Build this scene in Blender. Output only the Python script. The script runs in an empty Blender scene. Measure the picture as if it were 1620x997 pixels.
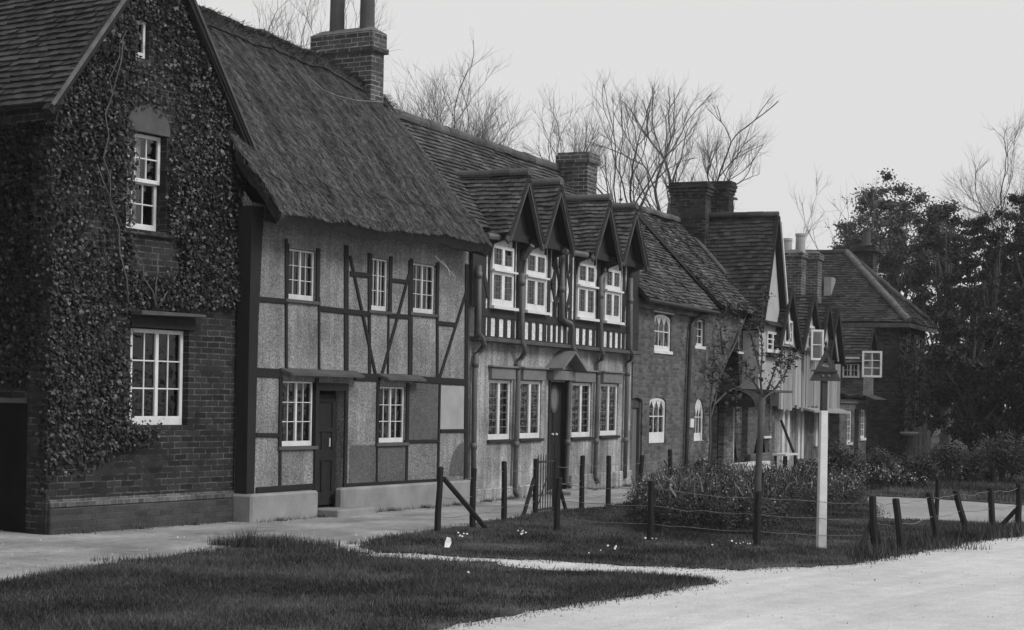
import bpy, math, random
import numpy as np
from mathutils import Vector, Matrix
from mathutils.geometry import tessellate_polygon

random.seed(7)
rng = np.random.default_rng(11)
SC = bpy.context.scene
COL = SC.collection

# ------------------------------------------------------------------ camera model
FPX, CX, CY, ROLL, CAM_H = 2700.0, 810.0, 632.0, 0.018, 1.65


def ray(px, py):
    dx, dy = px - CX, py - CY
    c, s = math.cos(ROLL), math.sin(ROLL)
    return ((dx * c + dy * s) / FPX, 1.0, (dx * s - dy * c) / FPX)


def gnd(px, py, z=0.0):
    """point of the ground seen at a spot of the photograph"""
    r = ray(px, py)
    t = (z - CAM_H) / r[2]
    return (t * r[0], t)


def at(px, py, depth):
    r = ray(px, py)
    return Vector((r[0] * depth, depth, CAM_H + r[2] * depth))


class Frame:
    """house frame: x along the street front, y into the house, z up"""

    def __init__(self, o, tan):
        th = math.atan(tan)
        self.o = o
        self.u = (math.sin(th), math.cos(th))
        self.n = (-math.cos(th), math.sin(th))
        self.rz = math.pi / 2 - th

    def hit(self, px, py, y=0.0):
        r = ray(px, py)
        d = r[0] * self.n[0] + r[1] * self.n[1]
        t = (y + self.o[0] * self.n[0] + self.o[1] * self.n[1]) / d
        P = (t * r[0], t)
        return ((P[0] - self.o[0]) * self.u[0] + (P[1] - self.o[1]) * self.u[1], CAM_H + t * r[2])

    def w(self, x, y=0.0):
        return (self.o[0] + x * self.u[0] + y * self.n[0], self.o[1] + x * self.u[1] + y * self.n[1])

    def rect(self, l, t, r, b, y=0.0):
        x0, z1 = self.hit(l, t, y)
        x1, z0 = self.hit(r, b, y)
        return (x0, x1, z0, z1)


fA = Frame(gnd(78, 846), 0.64)
fB = Frame(fA.w(fA.hit(370, 833)[0], -0.2), 0.57)
fC = Frame(fB.w(fB.hit(742, 797)[0], 0.05), 0.46)
fD = Frame(fC.w(fC.hit(998, 770)[0], 0.0), 0.44)


# ------------------------------------------------------------------ scene graph helpers
def tag(o, label=None, cat=None, group=None, kind=None):
    if label: o['label'] = label
    if cat: o['category'] = cat
    if group: o['group'] = group
    if kind: o['kind'] = kind
    return o


def empty(name, loc, rz=0.0, label=None, cat=None, group=None):
    e = bpy.data.objects.new(name, None)
    COL.objects.link(e)
    e.location = loc
    e.rotation_euler = (0, 0, rz)
    e.empty_display_size = 0.3
    return tag(e, label, cat, group)


def house(name, fr, label, cat='house', group=None):
    return empty(name, (fr.o[0], fr.o[1], 0), fr.rz, label, cat, group)


class MB:
    """collects faces, then links them as ONE mesh object"""

    def __init__(self):
        self.v, self.f, self.m, self.t = [], [], [], []

    def add(self, vs, fs, mi=0, tone=0.5):
        b = len(self.v)
        self.v += [tuple(p) for p in vs]
        for f in fs:
            self.f.append([b + i for i in f])
            self.m.append(mi)
            self.t.append(tone)
        return self

    def quad(self, a, b, c, d, mi=0, tone=0.5):
        return self.add([a, b, c, d], [(0, 1, 2, 3)], mi, tone)

    def box(self, x0, x1, y0, y1, z0, z1, mi=0, tone=0.5):
        vs = [(x, y, z) for z in (z0, z1) for y in (y0, y1) for x in (x0, x1)]
        return self.add(vs, [(0, 2, 3, 1), (4, 5, 7, 6), (0, 1, 5, 4), (2, 6, 7, 3), (0, 4, 6, 2), (1, 3, 7, 5)], mi, tone)

    def prism(self, poly, y0, y1, mi=0, tone=0.5):
        """outline in x,z extruded along y"""
        n = len(poly)
        vs = [(x, y0, z) for x, z in poly] + [(x, y1, z) for x, z in poly]
        fs = [tuple(range(n)), tuple(range(2 * n - 1, n - 1, -1))]
        fs += [(i, i + n, (i + 1) % n + n, (i + 1) % n) for i in range(n)]
        return self.add(vs, fs, mi, tone)

    def bar(self, a, b, w, d0, d1, mi=0, tone=0.5):
        """bar of width w in the x,z plane from a to b, between y=d0 and y=d1"""
        dx, dz = b[0] - a[0], b[1] - a[1]
        L = math.hypot(dx, dz) or 1
        nx, nz = -dz / L * w / 2, dx / L * w / 2
        return self.prism([(a[0] + nx, a[1] + nz), (b[0] + nx, b[1] + nz), (b[0] - nx, b[1] - nz), (a[0] - nx, a[1] - nz)], d0, d1, mi, tone)

    def tube(self, pts, rad, n=8, mi=0, tone=0.5, cap=True):
        pts = [Vector(p) for p in pts]
        if not hasattr(rad, '__len__'): rad = [rad] * len(pts)
        b = len(self.v)
        prev = None
        for i, p in enumerate(pts):
            d = (pts[min(i + 1, len(pts) - 1)] - pts[max(i - 1, 0)])
            if d.length < 1e-9: d = Vector((0, 0, 1))
            d.normalize()
            if prev is None:
                a = d.cross(Vector((0, 0, 1)) if abs(d.z) < 0.9 else Vector((1, 0, 0)))
            else:
                a = prev - d * prev.dot(d)
            a.normalize()
            prev = a
            c = d.cross(a)
            for k in range(n):
                q = 2 * math.pi * k / n
                self.v.append(tuple(p + (a * math.cos(q) + c * math.sin(q)) * rad[i]))
        for i in range(len(pts) - 1):
            for k in range(n):
                self.f.append([b + i * n + k, b + i * n + (k + 1) % n, b + (i + 1) * n + (k + 1) % n, b + (i + 1) * n + k])
                self.m.append(mi); self.t.append(tone)
        if cap:
            self.f.append([b + k for k in range(n)][::-1]); self.m.append(mi); self.t.append(tone)
            e = b + (len(pts) - 1) * n
            self.f.append([e + k for k in range(n)]); self.m.append(mi); self.t.append(tone)
        return self

    def lathe(self, prof, n=16, c=(0, 0, 0), mi=0):
        b = len(self.v)
        for r, z in prof:
            for k in range(n):
                q = 2 * math.pi * k / n
                self.v.append((c[0] + r * math.cos(q), c[1] + r * math.sin(q), c[2] + z))
        for i in range(len(prof) - 1):
            for k in range(n):
                self.f.append([b + i * n + k, b + i * n + (k + 1) % n, b + (i + 1) * n + (k + 1) % n, b + (i + 1) * n + k])
                self.m.append(mi); self.t.append(0.5)
        e = b + (len(prof) - 1) * n
        self.f.append([e + k for k in range(n)]); self.m.append(mi); self.t.append(0.5)
        return self

    def build(self, name, mats, parent=None, smooth=False, bevel=0.0, loc=None):
        me = bpy.data.meshes.new(name)
        me.from_pydata(self.v, [], self.f)
        if not isinstance(mats, (list, tuple)): mats = [mats]
        for m in mats: me.materials.append(m)
        me.polygons.foreach_set('material_index', self.m)
        at_ = me.attributes.new('tone', 'FLOAT', 'FACE')
        at_.data.foreach_set('value', self.t)
        if smooth: me.polygons.foreach_set('use_smooth', [True] * len(me.polygons))
        me.update()
        o = bpy.data.objects.new(name, me)
        COL.objects.link(o)
        if parent: o.parent = parent
        if loc: o.location = loc
        if bevel:
            bv = o.modifiers.new('bevel', 'BEVEL')
            bv.width = bevel; bv.segments = 1; bv.limit_method = 'ANGLE'
        return o


def npmesh(name, V, nper, mat, parent=None, tone=None, loc=None, mats=None, smooth=False):
    """fast mesh of separate n-gons: V is (faces*nper, 3)"""
    nf = len(V) // nper
    me = bpy.data.meshes.new(name)
    me.vertices.add(len(V))
    me.vertices.foreach_set('co', np.asarray(V, dtype=np.float32).ravel())
    me.loops.add(len(V))
    me.loops.foreach_set('vertex_index', np.arange(len(V), dtype=np.int32))
    me.polygons.add(nf)
    me.polygons.foreach_set('loop_start', np.arange(0, len(V), nper, dtype=np.int32))
    me.materials.append(mat)
    a = me.attributes.new('tone', 'FLOAT', 'FACE')
    a.data.foreach_set('value', np.asarray(tone if tone is not None else rng.random(nf), dtype=np.float32))
    me.update(calc_edges=True)
    me.validate()
    o = bpy.data.objects.new(name, me)
    COL.objects.link(o)
    if parent: o.parent = parent
    if loc: o.location = loc
    return o


# ------------------------------------------------------------------ materials (the photograph is black and white: all greys)
def newmat(name):
    m = bpy.data.materials.new(name)
    m.use_nodes = True
    nt = m.node_tree
    b = nt.nodes['Principled BSDF']
    return m, nt, b


def N(nt, typ, **kw):
    n = nt.nodes.new(typ)
    for k, v in kw.items():
        if k in n.inputs: n.inputs[k].default_value = v
        else: setattr(n, k, v)
    return n


def math_(nt, op, a, b=None, clamp=False):
    n = nt.nodes.new('ShaderNodeMath')
    n.operation = op
    n.use_clamp = clamp
    for i, v in enumerate((a, b)):
        if v is None: continue
        if isinstance(v, (int, float)): n.inputs[i].default_value = v
        else: nt.links.new(v, n.inputs[i])
    return n.outputs[0]


def ramp(nt, fac, lo, hi, a=0.0, b=1.0):
    r = nt.nodes.new('ShaderNodeMapRange')
    r.inputs['From Min'].default_value = a
    r.inputs['From Max'].default_value = b
    r.inputs['To Min'].default_value = lo
    r.inputs['To Max'].default_value = hi
    nt.links.new(fac, r.inputs['Value'])
    return r.outputs[0]


def coords(nt, sx=1, sy=1, sz=1, world=False):
    if world:
        g = nt.nodes.new('ShaderNodeNewGeometry'); out = g.outputs['Position']
    else:
        g = nt.nodes.new('ShaderNodeTexCoord'); out = g.outputs['Object']
    if (sx, sy, sz) == (1, 1, 1): return out
    mp = nt.nodes.new('ShaderNodeMapping')
    mp.inputs['Scale'].default_value = (sx, sy, sz)
    nt.links.new(out, mp.inputs['Vector'])
    return mp.outputs[0]


def noise(nt, vec, scale, detail=4, rough=0.55, dist=0.0):
    n = N(nt, 'ShaderNodeTexNoise', Scale=scale, Detail=detail, Roughness=rough, Distortion=dist)
    nt.links.new(vec, n.inputs['Vector'])
    return n.outputs[0]


def finish(nt, bsdf, val, rough=0.85, bump=None, bstr=0.3, bdist=0.01, spec=0.3):
    if isinstance(val, (int, float)): bsdf.inputs['Base Color'].default_value = (val, val, val, 1)
    else: nt.links.new(val, bsdf.inputs['Base Color'])
    bsdf.inputs['Roughness'].default_value = rough
    bsdf.inputs['Specular IOR Level'].default_value = spec
    if bump is not None:
        bp = N(nt, 'ShaderNodeBump', Strength=bstr, Distance=bdist)
        nt.links.new(bump, bp.inputs['Height'])
        nt.links.new(bp.outputs[0], bsdf.inputs['Normal'])


def plain(name, v, var=0.35, scale=6, rough=0.7, bstr=0.2, fine=60, spec=0.3, tone=0.0, stretch=(1, 1, 1), world=False):
    m, nt, b = newmat(name)
    c = coords(nt, *stretch, world=world)
    n1 = noise(nt, c, scale, 5)
    n2 = noise(nt, c, fine, 3)
    f = math_(nt, 'ADD', math_(nt, 'MULTIPLY', n1, 0.65), math_(nt, 'MULTIPLY', n2, 0.35))
    k = ramp(nt, f, v * (1 - var), v * (1 + var), 0.3, 0.7)
    if tone:
        a = N(nt, 'ShaderNodeAttribute', attribute_name='tone')
        k = math_(nt, 'MULTIPLY', k, ramp(nt, a.outputs['Fac'], 1 - tone, 1 + tone))
    finish(nt, b, k, rough, n2, bstr, 0.01, spec)
    return m


def brick_mat(name, v, mortar, var=0.45, worn=0.5, rough=0.9, bw=0.225, bh=0.075):
    m, nt, b = newmat(name)
    c = coords(nt)
    sx = N(nt, 'ShaderNodeSeparateXYZ'); nt.links.new(c, sx.inputs[0])
    cm = N(nt, 'ShaderNodeCombineXYZ')
    nt.links.new(math_(nt, 'ADD', sx.outputs[0], sx.outputs[1]), cm.inputs[0])
    nt.links.new(sx.outputs[2], cm.inputs[1])
    # wobble so that courses are not ruler straight
    wob = N(nt, 'ShaderNodeTexNoise', Scale=3.0, Detail=2.0)
    nt.links.new(c, wob.inputs['Vector'])
    vm = N(nt, 'ShaderNodeVectorMath', operation='MULTIPLY_ADD')
    nt.links.new(wob.outputs['Color'], vm.inputs[0]); vm.inputs[1].default_value = (0.02, 0.02, 0.0); nt.links.new(cm.outputs[0], vm.inputs[2])
    br = N(nt, 'ShaderNodeTexBrick', Scale=1.0)
    br.inputs['Brick Width'].default_value = bw
    br.inputs['Row Height'].default_value = bh
    br.inputs['Mortar Size'].default_value = 0.0085
    br.inputs['Mortar Smooth'].default_value = 0.3
    br.inputs['Color1'].default_value = (v * (1 - var),) * 3 + (1,)
    br.inputs['Color2'].default_value = (v * (1 + var),) * 3 + (1,)
    br.inputs['Mortar'].default_value = (0, 0, 0, 1)
    nt.links.new(vm.outputs[0], br.inputs['Vector'])
    patch = noise(nt, c, 1.6, 5, 0.65)
    fine = noise(nt, c, 40, 4)
    # mortar shows pale only where the pointing survives
    mv = ramp(nt, math_(nt, 'ADD', math_(nt, 'MULTIPLY', patch, 0.6), math_(nt, 'MULTIPLY', noise(nt, c, 9, 3), 0.4)), v * 0.9, mortar, 0.52 - 0.12 * worn, 0.52 + 0.14 * worn)
    brick = math_(nt, 'MULTIPLY', br.outputs['Color'], ramp(nt, patch, 0.7, 1.35, 0.3, 0.7))
    brick = math_(nt, 'MULTIPLY', brick, ramp(nt, fine, 0.65, 1.4, 0.3, 0.7))
    mx = N(nt, 'ShaderNodeMix', data_type='FLOAT')
    nt.links.new(br.outputs['Fac'], mx.inputs[0]); nt.links.new(brick, mx.inputs[2]); nt.links.new(mv, mx.inputs[3])
    h = math_(nt, 'SUBTRACT', math_(nt, 'MULTIPLY', fine, 0.4), br.outputs['Fac'])
    finish(nt, b, mx.outputs[0], rough, h, 0.5, 0.012, 0.2)
    return m


def dash_mat(name, v, stain=0.35, grain=0.5, streak=0.0):
    """pebbledash / roughcast"""
    m, nt, b = newmat(name)
    c = coords(nt)
    big = noise(nt, c, 1.3, 6, 0.6)
    mid = noise(nt, c, 12, 4)
    vo = N(nt, 'ShaderNodeTexVoronoi', Scale=38.0); nt.links.new(c, vo.inputs['Vector'])
    sp = noise(nt, c, 33, 3, 0.7)
    k = ramp(nt, big, v * (1 - stain), v * (1 + stain * 0.8), 0.3, 0.7)
    k = math_(nt, 'MULTIPLY', k, ramp(nt, mid, 0.82, 1.18, 0.3, 0.7))
    k = math_(nt, 'MULTIPLY', k, ramp(nt, sp, 1 - grain, 1 + grain * 0.7, 0.34, 0.66))
    if streak:
        st = noise(nt, coords(nt, 9, 9, 0.5), 1.0, 5, 0.6)
        k = math_(nt, 'MULTIPLY', k, ramp(nt, st, 1 - streak, 1 + streak, 0.35, 0.65))
    finish(nt, b, k, 0.95, math_(nt, 'ADD', vo.outputs['Distance'], sp), 0.7, 0.015, 0.15)
    return m


def leaf_mat(name, v, var=0.6, rough=0.5, spec=0.4, trans=0.0):
    m, nt, b = newmat(name)
    a = N(nt, 'ShaderNodeAttribute', attribute_name='tone')
    n = noise(nt, coords(nt), 2.0, 3)
    k = math_(nt, 'MULTIPLY', ramp(nt, a.outputs['Fac'], v * (1 - var), v * (1 + var)), ramp(nt, n, 0.7, 1.3, 0.3, 0.7))
    finish(nt, b, k, rough, None, spec=spec)
    return m


def glass_mat(name, refl=0.06, clear=0.75, tint=0.02):
    m, nt, b = newmat(name)
    nt.nodes.remove(b)
    out = nt.nodes['Material Output']
    tr = N(nt, 'ShaderNodeBsdfTransparent'); tr.inputs[0].default_value = (clear,) * 3 + (1,)
    gl = N(nt, 'ShaderNodeBsdfGlossy', Roughness=0.03); gl.inputs[0].default_value = (0.9, 0.9, 0.9, 1)
    fr = N(nt, 'ShaderNodeFresnel', IOR=1.45)
    bp = N(nt, 'ShaderNodeBump', Strength=0.35, Distance=0.03)
    nt.links.new(noise(nt, coords(nt), 5, 2), bp.inputs['Height'])
    nt.links.new(bp.outputs[0], gl.inputs['Normal'])
    mx = N(nt, 'ShaderNodeMixShader')
    nt.links.new(math_(nt, 'MULTIPLY', fr.outputs[0], refl / 0.06), mx.inputs[0])
    nt.links.new(tr.outputs[0], mx.inputs[1]); nt.links.new(gl.outputs[0], mx.inputs[2])
    nt.links.new(mx.outputs[0], out.inputs['Surface'])
    return m


def thatch_mat(name, v):
    m, nt, b = newmat(name)
    c = coords(nt, 55, 8, 8)
    s1 = noise(nt, c, 1.6, 6, 0.7, 0.4)
    big = noise(nt, coords(nt), 0.9, 5, 0.6)
    a = N(nt, 'ShaderNodeAttribute', attribute_name='tone')
    k = math_(nt, 'MULTIPLY', ramp(nt, s1, v * 0.35, v * 1.7, 0.3, 0.7), ramp(nt, big, 0.75, 1.3, 0.3, 0.7))
    k = math_(nt, 'MULTIPLY', k, ramp(nt, a.outputs['Fac'], 0.5, 1.5))
    finish(nt, b, k, 0.8, s1, 0.8, 0.03, 0.2)
    return m


def ground_mat(name, v, var, sc, rough=0.95, ruts=None, spots=0.0, bstr=0.4, grit=.28):
    m, nt, b = newmat(name)
    c = coords(nt, world=True)
    n1 = noise(nt, c, sc, 6, 0.6)
    n2 = noise(nt, c, sc * 9, 5, 0.65)
    n3 = noise(nt, c, 55, 4, 0.7)
    k = ramp(nt, n1, v * (1 - var), v * (1 + var), 0.3, 0.7)
    k = math_(nt, 'MULTIPLY', k, ramp(nt, n2, 1 - grit * .5, 1 + grit * .5, 0.3, 0.7))
    k = math_(nt, 'MULTIPLY', k, ramp(nt, n3, 1 - grit, 1 + grit, 0.3, 0.7))
    if ruts:
        mp = nt.nodes.new('ShaderNodeMapping')
        mp.inputs['Rotation'].default_value = (0, 0, ruts)
        nt.links.new(c, mp.inputs['Vector'])
        m2 = nt.nodes.new('ShaderNodeMapping')
        m2.inputs['Scale'].default_value = (0.05, 1.1, 1)
        nt.links.new(mp.outputs[0], m2.inputs['Vector'])
        r = noise(nt, m2.outputs[0], 1.3, 6, 0.62, 0.3)
        k = math_(nt, 'MULTIPLY', k, ramp(nt, r, 0.84, 1.08, 0.35, 0.65))
    h = math_(nt, 'ADD', n2, n3)
    finish(nt, b, k, rough, h, bstr, 0.03, 0.15)
    return m


M = {}
M['brickA'] = brick_mat('dark brick', 0.021, 0.11, worn=0.6)
M['brickD'] = brick_mat('orange brick', 0.085, 0.16, 0.35, worn=0.3)
M['brickE'] = brick_mat('speckled brick', 0.085, 0.22, 0.6, worn=0.2)
M['chim'] = brick_mat('chimney brick', 0.062, 0.42, 0.4, worn=1.3)
M['chimdark'] = brick_mat('sooty brick', 0.028, 0.10, 0.6, worn=0.25)
M['render'] = plain('plinth render', 0.055, 0.35, 3, 0.95, 0.3)
M['plinth'] = plain('cement plinth', 0.23, 0.3, 2.5, 0.95, 0.3)
M['dash'] = dash_mat('pebbledash', 0.22, 0.45, 0.5, 0.16)
M['dashC'] = dash_mat('stained roughcast', 0.29, 0.6, 0.4, 0.3)
M['dashdark'] = dash_mat('patched render', 0.105, 0.2, 0.25)
M['plaster'] = plain('smooth plaster', 0.36, 0.2, 3, 0.9, 0.15)
M['white'] = plain('white paint', 0.60, 0.22, 4, 0.5, 0.1, spec=0.4)
M['whitedull'] = plain('weathered white paint', 0.52, 0.25, 6, 0.6, 0.15)
M['panel'] = dash_mat('lime washed panel', 0.66, 0.15, 0.3)
M['beam'] = plain('tarred timber', 0.013, 0.4, 4, 0.8, 0.3, stretch=(3, 3, 1))
M['beamgrey'] = plain('grey timber', 0.07, 0.4, 4, 0.85, 0.3)
M['beamC'] = plain('brown timber', 0.024, 0.4, 4, 0.8, 0.3)
M['board'] = plain('bargeboard', 0.062, 0.3, 5, 0.7, 0.2)
M['pipe'] = plain('drainpipe paint', 0.10, 0.35, 3, 0.55, 0.15, spec=0.4)
M['pipedark'] = plain('dark drainpipe', 0.03, 0.35, 3, 0.55, 0.15)
M['tile'] = plain('clay tile', 0.070, 0.55, 1.6, 0.9, 0.4, fine=30, tone=0.55)
M['tileA'] = plain('dark clay tile', 0.036, 0.45, 1.6, 0.9, 0.4, fine=30, tone=0.6)
M['tileD'] = plain('mossy clay tile', 0.074, 0.6, 1.8, 0.9, 0.4, fine=30, tone=0.6)
M['tileF'] = plain('sooty clay tile', 0.042, 0.55, 1.8, 0.9, 0.4, fine=30, tone=0.7)
M['net'] = plain('grey net curtain', 0.075, 0.3, 6, 0.95, 0.1)  # grey tone paints in the sky reflected by the leaded glass
M['mortar'] = plain('roof mortar', 0.11, 0.5, 6, 0.95, 0.4)
M['thatch'] = thatch_mat('thatch', 0.043)
M['straw'] = plain('straw', 0.064, 0.4, 5, 0.75, 0.1, tone=0.95)
M['dark'] = plain('dark room', 0.008, 0.2, 3, 0.95, 0.0)
M['curtain'] = plain('curtain cloth', 0.13, 0.5, 5, 0.95, 0.1, stretch=(9, 1, 1))
M['blind'] = plain('pale blind', 0.45, 0.15, 2, 0.9, 0.1)  # pale tone paints bright reflected sky into the sash panes
M['glass'] = glass_mat('window glass', 0.075)
M['glassbright'] = glass_mat('bright window glass', 0.13)
M['door'] = plain('dark door paint', 0.022, 0.35, 4, 0.8, 0.2, spec=.12, stretch=(4, 4, 1))
M['doorgrey'] = plain('grey door boards', 0.12, 0.35, 3, 0.8, 0.2, stretch=(9, 9, 0.6))
M['iron'] = plain('iron', 0.03, 0.4, 10, 0.6, 0.2)
M['wire'] = plain('galvanised wire', 0.16, 0.4, 10, 0.6, 0.1)
M['post'] = plain('creosoted post', 0.016, 0.45, 4, 0.9, 0.4, stretch=(5, 5, 1))
M['sign'] = plain('dark sign enamel', 0.035, 0.35, 12, 0.6, 0.1)
M['plank'] = plain('weathered plank', 0.26, 0.4, 3, 0.95, 0.3, fine=18, stretch=(9, 9, 0.6), tone=0.35)
M['gate'] = plain('old black door', .008, .4, 4, .95, .2, spec=.03)  # base colour blackened to paint in the shade on the side door
M['ivy'] = leaf_mat('ivy leaf', 0.015, 1.0, 0.44, 0.4)
M['stem'] = plain('ivy stem', 0.085, 0.4, 8, 0.9, 0.3)
M['bark'] = plain('bark', 0.07, 0.4, 6, 0.95, 0.4)
M['twig'] = plain('bare twig', 0.2, 0.3, 6, 0.95, 0.2)
M['leaf'] = leaf_mat('tree leaf', 0.07, 0.6, 0.65, 0.25)
M['leafdark'] = leaf_mat('dark tree leaf', 0.024, 0.6, 0.65, 0.25)
M['shrub'] = leaf_mat('shrub leaf', 0.042, 0.75, 0.6, 0.3)
M['bloom'] = leaf_mat('pale blossom', 0.28, 0.6, 0.8)
M['petal'] = plain('white petal', 0.8, 0.05, 5, 0.7, 0)
M['grass'] = leaf_mat('grass blade', 0.066, 0.95, 0.65, 0.25)
M['weed'] = leaf_mat('dry grass blade', 0.075, 0.7, 0.7, 0.3)
M['turf'] = ground_mat('turf', 0.055, 0.65, 1.3)
M['dirt'] = ground_mat('dirt', 0.28, 0.42, 0.9, ruts=-1.05, grit=.42)
M['road'] = ground_mat('chalk road', 0.52, 0.10, 0.45, ruts=-0.96, grit=.2)
M['lane'] = ground_mat('gravel path', 0.27, 0.15, 0.7)
M['soil'] = ground_mat('soil', 0.03, 0.4, 1.2)
M['stone'] = plain('pebble', 0.42, 0.4, 8, 0.9, 0.3, tone=0.5)
M['pot'] = plain('chimney pot clay', 0.07, 0.3, 3, 0.85, 0.2)
M['potpale'] = plain('pale chimney pot', 0.3, 0.3, 3, 0.85, 0.2)


# ------------------------------------------------------------------ building parts
def wall(parent, outline, holes, mats, y=0.0, name='wall', back=None, reveal=0.12, extra=None, room=0.55):
    """front wall with openings; outline/holes are lists of (x,z). mats=[wall, dark room]"""
    mb = MB()
    polys = [outline] + holes
    flat = [p for q in polys for p in q]
    tris = tessellate_polygon([[Vector((p[0], p[1], 0)) for p in q] for q in polys])
    vs = [(p[0], y, p[1]) for p in flat]
    fs = []
    for t in tris:
        a, b, c = [flat[i] for i in t]
        cr = (b[0] - a[0]) * (c[1] - a[1]) - (b[1] - a[1]) * (c[0] - a[0])
        fs.append(tuple(t) if cr > 0 else (t[0], t[2], t[1]))
    mb.add(vs, fs)
    for h in holes:
        n = len(h)
        for i in range(n):
            a, b = h[i], h[(i + 1) % n]
            mb.quad((a[0], y, a[1]), (b[0], y, b[1]), (b[0], y + reveal, b[1]), (a[0], y + reveal, a[1]), 0)
            mb.quad((a[0], y + reveal, a[1]), (b[0], y + reveal, b[1]), (b[0], y + room, b[1]), (a[0], y + room, a[1]), 1)
        mb.add([(p[0], y + room, p[1]) for p in h], [tuple(range(n))], 1)
    if back is not None:
        n = len(outline)
        for i in range(n):
            a, b = outline[i], outline[(i + 1) % n]
            mb.quad((a[0], y, a[1]), (a[0], back, a[1]), (b[0], back, b[1]), (b[0], y, b[1]))
        mb.add([(p[0], back, p[1]) for p in outline], [tuple(range(n))][::-1])
    if extra: extra(mb)
    return mb.build(name, mats, parent)


def rectp(r):
    x0, x1, z0, z1 = r
    return [(x0, z0), (x1, z0), (x1, z1), (x0, z1)]


def archp(r, rise=None, n=8, point=False):
    x0, x1, z0, z1 = r
    w = x1 - x0
    rise = rise if rise is not None else w / 2
    pts = [(x0, z0), (x1, z0)]
    for i in range(n + 1):
        q = math.pi * i / n
        pts.append((x0 + w / 2 + w / 2 * math.cos(q), z1 - rise + rise * math.sin(q)))
    return pts


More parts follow.
